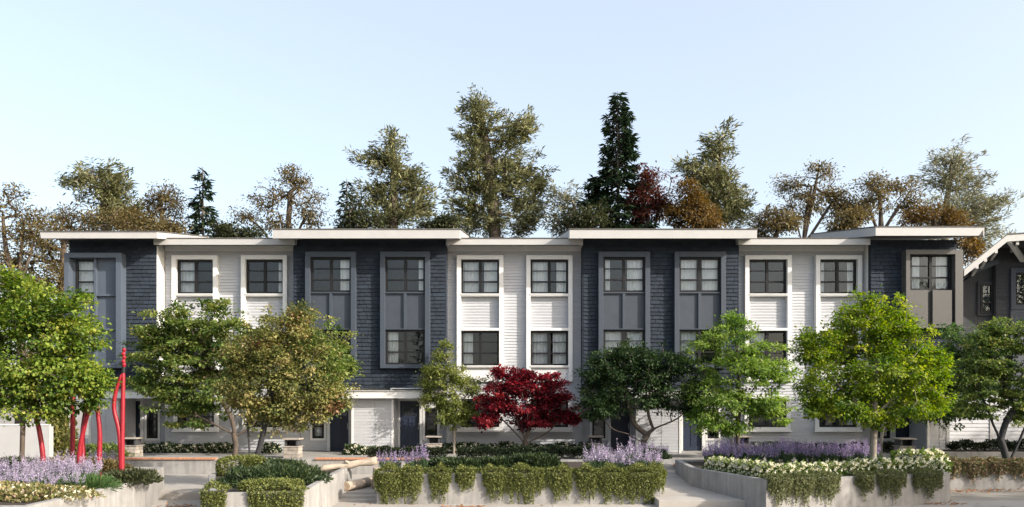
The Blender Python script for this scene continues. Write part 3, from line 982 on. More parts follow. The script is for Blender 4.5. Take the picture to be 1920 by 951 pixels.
# ================================================================ STONE PILLARS
def stone_pillar(x, y, label):
    t = thing('stone_pillar', (x, y, 0), label, 'pillar', 'stone pillars by the entrances')
    w = .28
    b = MB().box(x - w + .02, x + w - .02, y - w + .02, y + w - .02, 0, .40).build('base', 'stone', t)
    for rz_ in range(3):
        z0 = rz_ * .135
        cuts = [-w, -w + .56 * RNG.uniform(.3, .7), w]
        for i in range(2):
            MB().box(x + cuts[i] + .006, x + cuts[i + 1] - .006, y - w - RNG.uniform(0, .02), y - w + .06, z0 + .005, z0 + .13).build('stone_block', 'stone', b, bevel=0.01)
            MB().box(x + (w - .05), x + w + RNG.uniform(0, .02), y + cuts[i] + .07, y + cuts[i + 1] - .006, z0 + .005, z0 + .13).build('stone_block', 'stone', b, bevel=0.01)
    MB().box(x - w - .03, x + w + .03, y - w - .03, y + w + .03, .408, .445).build('shelf', 'stone', t, bevel=0.008)
    m = MB().box(x - w + .04, x - w + .10, y - w + .04, y + w - .04, .447, .68).box(x + w - .10, x + w - .04, y - w + .04, y + w - .04, .447, .68).box(x - w + .101, x + w - .101, y + .1, y + w - .04, .447, .68)
    m.build('niche', 'soffit', t)
    MB().box(x - w - .04, x + w + .04, y - w - .04, y + w + .04, .682, .735).build('cap', 'stone', t, bevel=0.01)
    return t


for px, y, lab in ((248, -2.6, 'stone pillar with slab cap by the black door behind the red poles'), (549, -3.2, 'stone pillar with slab cap at the left of the log'),
                   (814, -1.2, 'stone pillar with slab cap beside the small lime tree'), (1116, -1.2, 'stone pillar with slab cap right of the crimson maple'),
                   (1390, -1.4, 'stone pillar with slab cap behind the bright green tree trunk'), (1695, -3.0, 'stone pillar with slab cap right of the yellow green tree trunk')):
    stone_pillar(PX(px, y), y, lab)


# ================================================================ RED POLES
def smooth_pts(pts, n=28):
    """Catmull-Rom through points"""
    P_ = [Vector(p) for p in pts]
    P_ = [P_[0] * 2 - P_[1]] + P_ + [P_[-1] * 2 - P_[-2]]
    out = []
    segs = len(P_) - 3
    for s in range(segs):
        p0, p1, p2, p3 = P_[s:s + 4]
        k = max(3, n // segs)
        for i in range(k):
            u = i / k
            out.append(0.5 * ((2 * p1) + (p2 - p0) * u + (2 * p0 - 5 * p1 + 4 * p2 - p3) * u * u + (3 * p1 - p0 - 3 * p2 + p3) * u ** 3))
    out.append(P_[-2])
    return out


def red_pole(label, strands, y, r=0.065, carved=False):
    b = V(strands[0][0][0], strands[0][0][1], y)
    t = thing('red_pole', (b.x, y, RIM - .06), label, 'sculpture', 'red bent pole sculptures')
    for s in strands:
        pts = []
        for i, q in enumerate(s):
            yy = y + (q[2] if len(q) > 2 else 0)
            v = V(q[0], q[1], yy)
            if i == 0: v.z = RIM - .10
            pts.append(v)
        pp = smooth_pts(pts)
        rr = [r * (1.1 - .35 * i / len(pp)) for i in range(len(pp))]
        MB().tube(pp, rr, 12).build('pole', 'red', t, smooth=True)
    if carved:
        q = V(*carved, y)
        m = MB()
        for k in range(5):
            z = q.z + k * .1
            m.tube([(q.x, y, z), (q.x + .012 * (-1) ** k, y, z + .05), (q.x, y, z + .098)], [.035, .055, .035], 10)
        m.build('finial', 'red', t, smooth=False)
        MB().tube([(q.x - .01, y, q.z - .16), (q.x, y, q.z + .01)], [.05, .035], 8).build('collar', 'sash', t)
    return t


yr = -11.2
red_pole('short red pole bending left, furthest left of the red poles', [[(82, 890), (80, 850), (72, 800), (62, 768), (58, 740)]], yr)
red_pole('straight red pole next to the white porch post', [[(136, 890), (136, 820), (137, 740), (138, 700)]], yr + .7)
red_pole('pair of wavy red poles leaning together in the lavender', [[(150, 895), (149, 850), (158, 800), (168, 765), (178, 735)], [(158, 895, .15), (156, 850, .15), (155, 810, .15), (160, 770, .15), (163, 740, .15)]], yr + .1)
red_pole('slim red pole curving left at the top, right of the wavy pair', [[(184, 898), (186, 860), (187, 810), (182, 765), (176, 730)]], yr)
red_pole('tallest red pole with a bowed twin strand and carved tip', [[(229, 905), (229, 850), (230, 780), (231, 715), (231, 700)], [(228, 905), (226, 840), (222, 802), (214, 768), (217, 735), (229, 703)]], yr - .2, .062, (232, 688))


# ================================================================ DRIFTWOOD
yl = -8.9
t = thing('log', (PX(665, yl), yl, MID), 'bleached driftwood log lying across the landing', 'log')
zf = MID + .16
a, b = Vector((PX(600, yl), yl - .2, .08)), Vector((PX(704, yl), yl + .3, .30))
pts = [a.lerp(b, i / 9) + Vector((0, RNG.uniform(-.02, .02), RNG.uniform(-.02, .02))) for i in range(10)]
pts[0].z -= .1
MB().tube(pts, [.085 + .014 * math.sin(i * 1.7) + .004 * i for i in range(10)], 12).build('trunk', 'log', t, smooth=True)
MB().tube([pts[9], pts[9] + (b - a).normalized() * .02], [.115, .11], 12).build('cut_end', 'logend', t)
MB().tube([pts[5], pts[5] + Vector((-.10, -.12, .10)), pts[5] + Vector((-.16, -.18, .13))], [.05, .04, .03], 8).build('branch_stub', 'log', t, smooth=True)
t = thing('log', (PX(650, yl), yl - .4, MID), 'short round log with its pale cut end facing the camera', 'log')
c = Vector((PX(650, yl - .5), yl - .5, MID + .145))
MB().tube([c, c + Vector((.25, .7, .0)), c + Vector((.5, 1.5, .02))], [.14, .145, .135], 14).build('trunk', 'log', t, smooth=True)
MB().tube([c + Vector((-.008, -.02, 0)), c + Vector((0, .001, 0))], [.128, .138], 14).build('cut_end', 'logend', t)
t = thing('log_stump', (PX(708, yl), yl, MID), 'upright pale stump propping the log at the middle planter', 'stump')
c = Vector((PX(708, yl), yl + .25, MID))
MB().tube([c, c + Vector((0, 0, .3)), c + Vector((.01, 0, .62))], [.22, .2, .19], 12).build('trunk', 'log', t, smooth=True)
MB().tube([c + Vector((.01, 0, .621)), c + Vector((.01, 0, .635))], [.185, .175], 12).build('cut_end', 'logend', t)


# ================================================================ TREES
def grow(trunks, centers, r_base, r_tip=0.012, spread_up=0.25, first=0.3, jit=0.05):
    """skeleton: trunk polylines, then each leaf clump joined to the nearest wood"""
    P_, par, istrunk = [], [], []
    for tr in trunks:
        pts = smooth_pts(tr, 14) if len(tr) > 2 else [Vector(tr[0]).lerp(Vector(tr[1]), i / 8) for i in range(9)]
        prev = -1
        if P_ and (P_[0] - pts[0]).length > 0.3:
            prev = min(range(len(P_)), key=lambda i: (P_[i] - pts[0]).length)
            if (P_[prev] - pts[0]).length > 0.4: prev = -1
        for i, p in enumerate(pts):
            P_.append(p.copy()); par.append(prev); prev = len(P_) - 1
            istrunk.append(i / len(pts))
    top = max(P_, key=lambda p: p.z)
    order = sorted(range(len(centers)), key=lambda i: (centers[i] - top).length)
    arr = np.array([tuple(p) for p in P_])
    tr_ = np.array(istrunk)
    ends = []
    for i in order:
        c = centers[i]
        cc = np.array(tuple(c))
        dd = np.linalg.norm(arr - cc, axis=1)
        pen = np.where(tr_ < first, 50.0, 0.0) + 0.6 * np.maximum(0, arr[:, 2] - cc[2])
        k = int(np.argmin(dd + pen))
        s = Vector(arr[k])
        L = (c - s).length
        n = max(2, min(5, int(L / 0.35) + 1))
        prev = k
        mid = s.lerp(c, .5) + Vector((0, 0, spread_up * L * .5)) + Vector(RNG.normal(0, jit * L, 3))
        new = []
        for q in range(1, n + 1):
            u = q / n
            p = s * (1 - u) ** 2 + mid * 2 * u * (1 - u) + c * u * u
            P_.append(p); par.append(prev); prev = len(P_) - 1
            new.append(tuple(p))
        arr = np.vstack([arr, new]); tr_ = np.concatenate([tr_, np.ones(len(new))])
        ends.append(prev)
    cnt = np.zeros(len(P_))
    for e in ends: cnt[e] += 1
    for i in range(len(P_) - 1, -1, -1):
        if par[i] >= 0: cnt[par[i]] += max(cnt[i], .5)
    mx = max(cnt.max(), 1)
    rad = [max(r_tip, r_base * (max(c, .4) / mx) ** .5) for c in cnt]
    tk, br = MB(), MB()
    for i in range(len(P_)):
        if par[i] < 0: continue
        r0, r1 = rad[par[i]], rad[i]
        r0 = min(r0, r1 * 1.6)
        big = r1 > r_base * .45
        tk.tube([P_[par[i]], P_[i]], [r0, r1], 9 if big else 5, caps=False)
    return tk, br


def clump_leaves(centers, outc, n_per, spread, L, W, style='leaf', flat=0.6, tilt=0.6, cl_bias=None):
    """leaf arrays round every clump centre"""
    C = np.repeat(np.array([tuple(c) for c in centers]), n_per, axis=0)
    N = len(C)
    sp = np.repeat(RNG.uniform(.7, 1.3, len(centers)) * spread, n_per)[:, None]
    off = RNG.normal(size=(N, 3)) * np.array([1, 1, flat]) * sp
    pos = C + off
    oc = np.array(tuple(outc))
    out = pos - oc; out /= (np.linalg.norm(out, axis=1, keepdims=True) + 1e-9)
    loc = off / (np.linalg.norm(off, axis=1, keepdims=True) + 1e-9)
    if style == 'leaf':
        d = out * .5 + loc * .6 + rand_unit(N) * .8; d[:, 2] -= .25
        nrm = np.array([0, 0, 1.0]) + rand_unit(N) * tilt + out * .35
    elif style == 'needle':                # feathery boughs: needles along a short outward rising axis
        cc = np.array([tuple(c) for c in centers])
        ax = cc - np.array([oc[0], oc[1], 0]); ax[:, 2] = 0
        ax /= (np.linalg.norm(ax, axis=1, keepdims=True) + 1e-9)
        ax = ax + rand_unit(len(cc)) * .55; ax[:, 2] += .35
        ax /= np.linalg.norm(ax, axis=1, keepdims=True)
        A_ = np.repeat(ax, n_per, axis=0)
        ln = np.repeat(RNG.uniform(.35, .85, len(cc)), n_per)
        u_ = RNG.uniform(-1, 1, N)
        pos = C + A_ * (u_ * ln)[:, None] + RNG.normal(size=(N, 3)) * (sp * .42 * (1.15 - .55 * u_)[:, None])
        d = A_ * .9 + rand_unit(N) * .65
        nrm = np.array([0, 0, 1.0]) + rand_unit(N) * .8
    else:
        d = out * .6 + loc * .4 + rand_unit(N) * .6; d[:, 2] -= .1
        nrm = np.array([0, 0, 1.0]) + rand_unit(N) * .4
    sz = RNG.uniform(.55, 1.4, N)
    bias = np.repeat(RNG.normal(0, .17, len(centers)), n_per) if cl_bias is None else np.repeat(cl_bias, n_per)
    tint = .45 + bias + RNG.normal(0, .2, N)
    return pos, d, nrm, L * sz, W * sz, tint


def lobe_points(lobes, y, n, depth=1.0, shell=.45):
    """clump centres in ellipsoids given as photo outlines at depth y"""
    s = S(y)
    vol = np.array([l[2] * l[3] for l in lobes], float); vol /= vol.sum()
    pts = []
    for l, v in zip(lobes, vol):
        k = max(3, int(round(n * v)))
        c = V(l[0], l[1], y)
        rx, rz = l[2] / s, l[3] / s
        ry = depth * (rx * .6 + rz * .4)
        dy = l[4] if len(l) > 4 else 0
        u = rand_unit(k) * (RNG.uniform(0, 1, k) ** shell)[:, None]
        for q in u:
            pts.append(Vector((c.x + q[0] * rx, c.y + dy + q[1] * ry, c.z + q[2] * rz)))
    return pts


def tree(name, label, y, base, trunks, lobes, n_cl, n_leaf, mat, bark, L, W, r_base, spread=.22, style='leaf', group=None, cat='tree', flat=.6, depth=1.0, zbase=0.0, shell=.45, first=.35, up=.25, r_tip=.010, extra=None, tilt=.6):
    bx = PX(base, y)
    t = thing(name, (bx, y, zbase), label, cat, group)
    trk = []
    for tr in trunks:
        pts = [Vector((V(q[0], q[1], y).x, y + (q[2] if len(q) > 2 else 0), V(q[0], q[1], y).z)) for q in tr]
        if tr is trunks[0] or len(tr[0]) > 3 or abs(tr[0][0] - base) < 25 and tr[0][1] > 835:
            pts[0].z = zbase - .04
        trk.append(pts)
    if style == 'needle':
        cen = lobe_points([(l[0], l[1], l[2] * .84, l[3] * .84) for l in lobes], y, int(n_cl * .72), depth, shell)
        tips = lobe_points([(l[0], l[1], l[2] * 1.16, l[3] * 1.16) for l in lobes], y, int(n_cl * .3), depth, .12)
        cen = cen + tips
    else:
        cen = lobe_points(lobes, y, int(n_cl * .78), depth, shell)
        L, W, n_leaf = L * .74, W * .70, int(n_leaf * 1.6)
        hr = .115 * math.sqrt(sum(l[2] * l[3] for l in lobes)) / S(y)          # irregular openings in the crown
        holes = [(cen[int(i)], hr * RNG.uniform(.7, 1.3)) for i in RNG.integers(0, len(cen), 11)]
        cen = [c for c in cen if all(math.hypot(c.x - h.x, c.z - h.z, .45 * (c.y - h.y)) > r_ for h, r_ in holes)] or cen
        sprig = lobe_points([(l[0], l[1], l[2] * 1.26, l[3] * 1.26) for l in lobes], y, int(n_cl * .40), depth, .10)
    tk, br = grow(trk, cen + (sprig if style == 'leaf' else []), r_base, r_tip, up, first)
    tk.build('trunk', bark, t, smooth=True)
    if br.v: br.build('branches', bark, t, smooth=True)
    oc = sum(cen, Vector()) / len(cen)
    if style == 'leaf':
        a1 = clump_leaves(cen, oc, int(n_leaf * 1.35), spread * .88, L, W, style, flat, tilt)
        a2 = clump_leaves(sprig, oc, max(6, int(n_leaf * .42)), spread * .62, L, W, style, flat, tilt)
        a = [np.concatenate([p_, q_]) for p_, q_ in zip(a1, a2)]
    else:
        a = clump_leaves(cen, Vector((trk[0][-1].x, y, oc.z)), n_leaf, spread, L, W, style, flat, tilt)
    b = BASE[t.name]
    me = leaf_mesh('crown', a[0] - np.array(tuple(b)), *a[1:], mat)
    link('crown', me, t)
    if extra:
        for (lb, nc, nl, mt, LL, WW_) in extra:
            c2 = lobe_points(lb, y, nc, depth, shell)
            a = clump_leaves(c2, oc, nl, spread, LL, WW_, style, flat, tilt)
            me = leaf_mesh('foliage_patch', a[0] - np.array(tuple(b)), *a[1:], mt)
            link('foliage_patch', me, t)['kind'] = 'stuff'
    return t


def fir(name, label, y, base, top, width, mat, group, nb=90, droop=.25, prof=None, L=.42, W=.12, zlow=3.0, dens=1.4):
    s = S(y)
    bx = PX(base, y)
    t = thing(name, (bx, y, 0), label, 'tree', group)
    H = PZ(top, y)
    r0 = H * .012
    MB().tube([(bx, y, -.05), (bx + .05, y, H * .5), (bx, y, H)], [r0, r0 * .6, .015], 7).build('trunk', 'bark', t, smooth=True)
    br = MB()
    Ps, Ds, Ns = [], [], []
    for k in range(nb):
        u = (k + RNG.uniform(0, .8)) / nb
        z = zlow + (H - zlow - .1) * u
        R_ = width / s * (prof(u) if prof else (1 - u) ** .8) * RNG.uniform(.45, 1.2) + .12
        an = RNG.uniform(0, 2 * math.pi)
        dv = np.array([math.cos(an), math.sin(an), 0])
        n = max(4, int(R_ * 26 * dens))
        uu = np.sqrt(RNG.uniform(.02, 1, n))
        zz = -droop * R_ * uu + .22 * R_ * uu ** 2.2
        p = np.array([bx, y, z]) + dv * (uu * R_)[:, None] + np.array([0, 0, 1.0]) * zz[:, None]
        sd = np.array([-dv[1], dv[0], 0])
        lat = RNG.normal(0, 1, n) * .16 * (R_ * (1.15 - uu) + .15)
        p = p + sd * lat[:, None] + RNG.normal(0, .03, (n, 3))
        d = dv * .7 + sd * np.sign(lat)[:, None] * .7 + RNG.normal(0, .35, (n, 3)); d[:, 2] -= .25
        Ps.append(p); Ds.append(d); Ns.append(np.array([0, 0, 1.0]) + RNG.normal(0, .35, (n, 3)))
        br.tube([(bx, y, z), (bx + dv[0] * R_ * .5, y + dv[1] * R_ * .5, z - droop * R_ * .5 + .04 * R_), (bx + dv[0] * R_ * .95, y + dv[1] * R_ * .95, z - droop * R_ + .2 * R_)], [.035, .022, .008], 4, caps=False)
    br.build('branches', 'bark', t)
    P_, D_, N_ = np.vstack(Ps), np.vstack(Ds), np.vstack(Ns)
    n = len(P_)
    sz = RNG.uniform(.6, 1.3, n)
    me = leaf_mesh('crown', P_ - np.array([bx, y, 0]), D_, N_, L * sz, W * sz, .45 + RNG.normal(0, .24, n), mat)
    link('crown', me, t)
    return t


BG = 'trees behind the houses'
# ---- trees behind the houses
tree('autumn_tree', 'sparse brown tree at the left edge behind the low maple', 9, 35, [[(35, 840), (40, 650), (36, 520), (45, 420)], [(37, 560), (12, 470), (5, 400)], [(37, 540), (65, 450)]],
     [(30, 400, 36, 45), (10, 480, 30, 60), (62, 440, 26, 45), (20, 560, 50, 50)], 165, 23, 'lf_brown', 'bark', .21, .11, .22, .27, group=BG, first=.4, shell=.6)
tree('pine_tree', 'olive pine leaning left above the left roof end', 14, 200, [[(205, 840), (205, 600), (200, 430), (190, 330)]],
     [(180, 340, 48, 34), (150, 338, 26, 18), (215, 365, 30, 40), (200, 395, 45, 35), (235, 410, 35, 30)], 110, 62, 'lf_pine', 'bark', .30, .075, .3, .34, 'needle', BG, first=.5)
tree('autumn_tree', 'bushy olive brown tree low behind the left roof', 11, 110, [[(115, 840), (115, 600), (120, 450)]],
     [(120, 420, 40, 30), (160, 415, 40, 25), (90, 470, 45, 60), (110, 540, 50, 60), (230, 415, 55, 24), (60, 540, 30, 60), (100, 640, 60, 60)], 285, 41, 'lf_brown', 'bark', .21, .11, .25, .27, group=BG)
tree('autumn_tree', 'thin brown tree left of the first dark fir', 13, 305, [[(318, 840), (312, 600), (308, 460), (300, 370)], [(311, 470), (330, 400)], [(311, 480), (282, 400)]],
     [(300, 365, 24, 24), (285, 395, 24, 28), (325, 390, 22, 30), (320, 425, 36, 20)], 112, 23, 'lf_brown', 'bark', .21, .11, .16, .27, group=BG, shell=.6, first=.5)
fir('fir_tree', 'small dark green fir behind the left white townhouse', 12, 380, 313, 48, 'lf_fir', BG, 170, zlow=4.5, prof=lambda u: (1 - u) ** .75)
tree('autumn_tree', 'wide twiggy brown tree behind the white roof between the left houses', 13, 540, [[(535, 840), (538, 600), (540, 440), (545, 360)], [(536, 500), (490, 430), (450, 400)], [(538, 480), (575, 400)], [(538, 460), (520, 390)]],
     [(545, 345, 32, 32), (505, 375, 36, 22), (585, 380, 32, 30), (460, 405, 34, 10), (510, 415, 30, 18), (570, 415, 36, 18)], 157, 22, 'lf_brown', 'bark', .21, .11, .2, .27, group=BG, shell=.6, first=.5)
fir('fir_tree', 'thin dark fir tip left of the second pine', 12, 650, 335, 38, 'lf_fir', BG, 120, zlow=5, dens=1.0)
tree('pine_tree', 'medium olive pine above the left navy double house', 14, 740, [[(735, 840), (735, 600), (738, 400), (738, 260)]],
     [(736, 275, 18, 28), (705, 302, 30, 14), (740, 320, 30, 28), (770, 335, 28, 24), (725, 365, 42, 28), (785, 385, 22, 30), (745, 405, 55, 26)], 150, 62, 'lf_pine', 'bark', .30, .075, .28, .34, 'needle', BG, first=.5)
tree('pine_tree', 'tallest broad olive pine above the middle white townhouse', 15, 925, [[(930, 840), (930, 600), (925, 400), (900, 190)]],
     [(895, 200, 24, 30), (905, 235, 34, 25), (965, 235, 30, 25), (885, 265, 30, 30), (960, 265, 38, 22), (900, 305, 48, 30), (960, 315, 42, 28), (880, 345, 36, 28), (940, 350, 60, 30), (1005, 350, 22, 24), (880, 390, 36, 30), (985, 385, 40, 26), (920, 420, 50, 30), (985, 425, 34, 22), (855, 425, 18, 14)],
     330, 64, 'lf_pine', 'bark', .30, .075, .38, .34, 'needle', BG, first=.5)
tree('pine_tree', 'pale sparse tree between the tallest pine and the dark fir', 13, 1058, [[(1060, 840), (1060, 600), (1058, 400)], [(1060, 450), (1040, 400)], [(1060, 450), (1078, 390)]],
     [(1058, 375, 24, 32), (1045, 415, 20, 20), (1075, 410, 20, 22)], 55, 36, 'lf_palepine', 'barkpale', .28, .06, .14, .34, 'needle', BG, first=.5)
fir('fir_tree', 'tall narrow dark fir with a wide skirt', 13, 1158, 172, 66, 'lf_fir', BG, 300, zlow=6, prof=lambda u: float(np.interp(u, [0, .45, .62, .7, .83, .93, 1], [1.5, 1.08, .82, .5, .40, .24, .05])), dens=1.7, L=.40, droop=.36)
tree('maple_tree', 'wine red maple beside the tall dark fir', 12, 1220, [[(1222, 840), (1222, 600), (1222, 420)], [(1222, 450), (1205, 370)], [(1222, 450), (1240, 370)]],
     [(1222, 345, 30, 28), (1205, 380, 24, 28), (1240, 385, 20, 24), (1200, 410, 22, 16)], 70, 42, 'lf_winered', 'bark', .24, .13, .16, .26, group=BG, first=.5)
tree('autumn_tree', 'rust coloured rounded tree in front of the right pine', 11, 1298, [[(1300, 840), (1300, 600), (1298, 430)]],
     [(1290, 365, 24, 24), (1280, 400, 28, 22), (1318, 400, 26, 24), (1300, 420, 42, 18)], 90, 55, 'lf_rust', 'bark', .22, .11, .18, .26, group=BG, first=.5)
tree('pine_tree', 'olive pine leaning right above the right navy double house', 15, 1340, [[(1330, 840), (1330, 600), (1335, 400), (1355, 260)]],
     [(1354, 255, 9, 20), (1345, 285, 26, 24), (1305, 315, 24, 16), (1335, 325, 36, 28), (1360, 350, 28, 28), (1330, 375, 44, 26), (1378, 385, 24, 28), (1350, 410, 50, 20)], 165, 62, 'lf_pine', 'bark', .30, .075, .28, .34, 'needle', BG, first=.5)
tree('autumn_tree', 'low dark brown tree behind the right white roof', 11, 1452, [[(1455, 840), (1455, 600), (1452, 450)]],
     [(1450, 415, 32, 20), (1478, 420, 24, 18), (1432, 430, 20, 14)], 90, 28, 'lf_brown', 'bark', .21, .11, .15, .27, group=BG, first=.5)
tree('autumn_tree', 'twiggy brown tree behind the right white townhouse', 13, 1525, [[(1508, 840), (1510, 600), (1508, 440), (1522, 350)], [(1508, 470), (1480, 370)], [(1508, 460), (1560, 380)], [(1508, 450), (1535, 320)]],
     [(1535, 325, 24, 18), (1480, 350, 26, 18), (1510, 375, 40, 24), (1560, 365, 40, 22), (1580, 395, 24, 24), (1490, 400, 30, 20)], 157, 23, 'lf_brown', 'bark', .21, .11, .18, .27, group=BG, shell=.6, first=.5)
tree('autumn_tree', 'thin brown tree with dark trunk above the right end roof', 12, 1652, [[(1652, 840), (1652, 600), (1652, 430), (1650, 370)], [(1652, 440), (1690, 380)], [(1652, 450), (1625, 380)]],
     [(1640, 345, 30, 16), (1650, 375, 36, 22), (1690, 350, 28, 12), (1615, 390, 22, 20), (1705, 385, 24, 22)], 127, 23, 'lf_brown', 'bark', .21, .11, .17, .27, group=BG, shell=.6, first=.5)
tree('pine_tree', 'pale green feathery tree rising above the right roof end', 14, 1780, [[(1775, 840), (1775, 600), (1772, 430), (1785, 300)], [(1774, 420), (1830, 390), (1880, 370)], [(1774, 400), (1735, 350)]],
     [(1785, 300, 40, 26), (1770, 335, 42, 26), (1810, 345, 30, 30), (1795, 385, 50, 28), (1860, 380, 36, 16), (1830, 410, 40, 24), (1780, 420, 50, 30), (1840, 450, 34, 30)], 170, 60, 'lf_palepine', 'barkpale', .28, .06, .24, .34, 'needle', BG, first=.5)
tree('autumn_tree', 'low golden brown tree behind the right roof end', 11, 1745, [[(1748, 840), (1748, 600), (1745, 450)]],
     [(1750, 405, 36, 18), (1715, 412, 24, 12), (1785, 415, 24, 18), (1815, 470, 22, 34)], 75, 42, 'lf_rust', 'bark', .22, .11, .16, .26, group=BG, first=.5)

for (bx_, y_, lb_, lobes_, mt_) in (
    (275, 10, 'low olive brown thicket tree behind the first white roof', [(255, 425, 26, 16), (285, 430, 24, 12), (325, 432, 26, 12)], 'lf_brown'),
    (430, 10, 'low green tree just above the white roof left of the twiggy one', [(415, 432, 18, 12), (440, 438, 20, 8), (470, 437, 16, 8)], 'lf_darkolive'),
    (680, 10, 'low dark green tree under the second pine', [(668, 398, 24, 26), (690, 415, 26, 18), (645, 420, 20, 14)], 'lf_darkolive'),
    (825, 10, 'low dark green tree between the two pines', [(815, 425, 24, 12), (840, 420, 18, 16)], 'lf_darkolive'),
    (1095, 10, 'low dark tree at the skirt of the tall fir', [(1080, 415, 24, 22), (1110, 405, 26, 26), (1055, 428, 20, 14)], 'lf_darkolive'),
    (1600, 10, 'low golden tree between the two twiggy right trees', [(1590, 415, 24, 18), (1610, 405, 20, 20), (1570, 428, 20, 12)], 'lf_brown')):
    tree('small_tree', lb_, y_, bx_, [[(bx_, 840), (bx_ + 2, 600), (bx_, 440)]], lobes_, 60, 36, mt_, 'bark', .22, .11, .14, .26, group=BG, first=.5)

# ---- trees across the street, seen mirrored in the glass
for (x_, y_, h_, lb) in ((-12, -72, 330, 'dark fir across the street, seen mirrored in the left panes'), (1.5, -66, 300, 'dark fir across the street, seen mirrored in the middle panes'), (16, -70, 340, 'dark fir across the street, seen mirrored in the right panes')):
    f_ = fir('fir_tree', lb, 12, 960, h_, 70, 'lf_fir', 'firs across the street', 90, zlow=2.0, L=.8, W=.2, dens=.6)
    f_.location = (x_, y_, PLZ)

for (x_, y_, w_, lb) in ((-46, -74, 1.1, 'added broad tree across the street, far left'), (-27, -70, 1.0, 'added broad tree across the street, left'), (7, -76, 1.15, 'added broad tree across the street, middle'), (27, -72, 1.0, 'added broad tree across the street, right'), (45, -78, 1.1, 'added broad tree across the street, far right')):  # added out of view to block low sky light and darken fronts and panes
    t_ = tree('street_tree', lb, 12, 960, [[(960, 850), (962, 700), (960, 560)], [(961, 700), (900, 560)], [(961, 690), (1020, 560)]],
              [(960, 500, 90, 70), (890, 560, 70, 60), (1030, 560, 70, 60), (960, 620, 110, 60), (920, 450, 50, 50)], 90, 40, 'lf_dark', 'bark', .7, .5, .35, .9, group='added trees across the street')
    t_.location = (x_, y_, PLZ); t_.scale = (w_, w_, w_)
# ---- street trees out of frame on the right, whose shade falls across the beds
for (x_, y_, h_, lb) in ((19.5, -15.0, 1.0, 'loose street tree on the right, nearest the lawn'), (27, -19, 1.5, 'tall loose street tree on the right'), (37, -20.5, 1.75, 'tallest loose street tree on the right')):
    t_ = tree('street_tree', lb, 0, 960, [[(960, 848), (962, 760), (955, 640)], [(961, 740), (925, 650)], [(961, 730), (1000, 640)]],
              [(960, 560, 70, 40), (915, 610, 55, 40), (1005, 610, 55, 40), (960, 660, 85, 34), (900, 680, 45, 24), (1020, 680, 45, 24)], 100, 26, 'lf_green', 'bark', .22, .16, .16, .32, group='street trees on the right')
    t_.location = (x_, y_, PLZ); t_.scale = (h_, h_, h_)
for (x_, y_, h_, lb) in ((40.5, -14.3, 1.02, 'high crowned street tree on the right, first of two'), (48, -14.6, 1.06, 'high crowned street tree on the right, furthest of two')):
    t_ = tree('street_tree', lb, 0, 960, [[(960, 848), (962, 620), (955, 300)], [(961, 480), (900, 300)], [(961, 470), (1020, 290)]],
              [(960, 180, 110, 60), (890, 270, 90, 60), (1030, 270, 90, 60), (960, 360, 150, 60)], 170, 30, 'lf_green', 'bark', .30, .22, .24, .5, group='street trees on the right')
    t_.location = (x_, y_, PLZ); t_.scale = (h_, h_, h_)

# ---- trees in front
FG = 'trees in front of the houses'
yy = -11.9
tree('maple_tree', 'broad yellow green maple at the left edge above the lavender', yy, 42, [[(40, 900), (42, 830), (44, 780), (50, 700)], [(43, 790), (10, 720), (-40, 660)], [(44, 770), (110, 700), (150, 650)]],
     [(55, 590, 70, 60), (20, 560, 55, 45), (120, 620, 55, 60), (10, 660, 80, 70), (90, 690, 80, 60), (155, 690, 40, 60), (145, 575, 26, 26), (60, 750, 90, 34), (140, 745, 46, 28), (172, 700, 26, 36), (-60, 640, 70, 90), (-40, 730, 70, 40)],
     330, 62, 'lf_left', 'bark', .13, .10, .06, .17, group=FG, zbase=RIM - .06, first=.4)
tree('maple_tree', 'large green maple with twisted brown limbs, spreading behind the olive tree', -2.6, 440, [[(440, 868), (442, 835), (438, 812)], [(440, 815), (400, 795), (340, 760), (300, 700)], [(440, 812), (432, 780), (400, 720), (380, 640)], [(441, 818), (475, 795), (500, 740), (560, 680)]],
     [(385, 605, 60, 40), (310, 615, 50, 34), (285, 660, 44, 34), (350, 680, 70, 44), (300, 725, 50, 40), (400, 740, 70, 44), (470, 640, 90, 46), (350, 775, 50, 24), (600, 640, 52, 50), (620, 690, 40, 46), (600, 740, 46, 36), (400, 575, 20, 18), (450, 700, 50, 40)],
     380, 62, 'lf_green', 'bark', .17, .12, .10, .20, group=FG, first=.5, flat=.32, up=.1, extra=[([(390, 690, 30, 24), (415, 660, 24, 20), (545, 800, 26, 12)], 16, 40, 'lf_pink', .14, .10)])
tree('maple_tree', 'olive gold tree with two dark leaning stems in the concrete planter', -8.6, 480, [[(470, 880), (467, 835), (465, 790), (470, 720)], [(471, 880, 0, 1), (488, 835), (500, 780), (520, 700)]],
     [(560, 590, 24, 22), (530, 620, 50, 34), (480, 660, 55, 44), (560, 660, 60, 44), (500, 720, 62, 44), (580, 725, 58, 44), (470, 750, 50, 34), (560, 770, 60, 26), (620, 740, 34, 30), (500, 790, 40, 18), (440, 720, 30, 40)],
     340, 60, 'lf_olive', 'barkdark', .105, .085, .085, .15, group=FG, zbase=RIM - .06, first=.5,
     extra=[([(620, 690, 30, 40), (590, 640, 30, 26), (455, 690, 26, 30)], 34, 60, 'lf_green', .085, .065), ([(545, 600, 20, 18), (500, 650, 24, 20), (610, 760, 26, 16)], 20, 60, 'lf_rusty', .085, .065)])
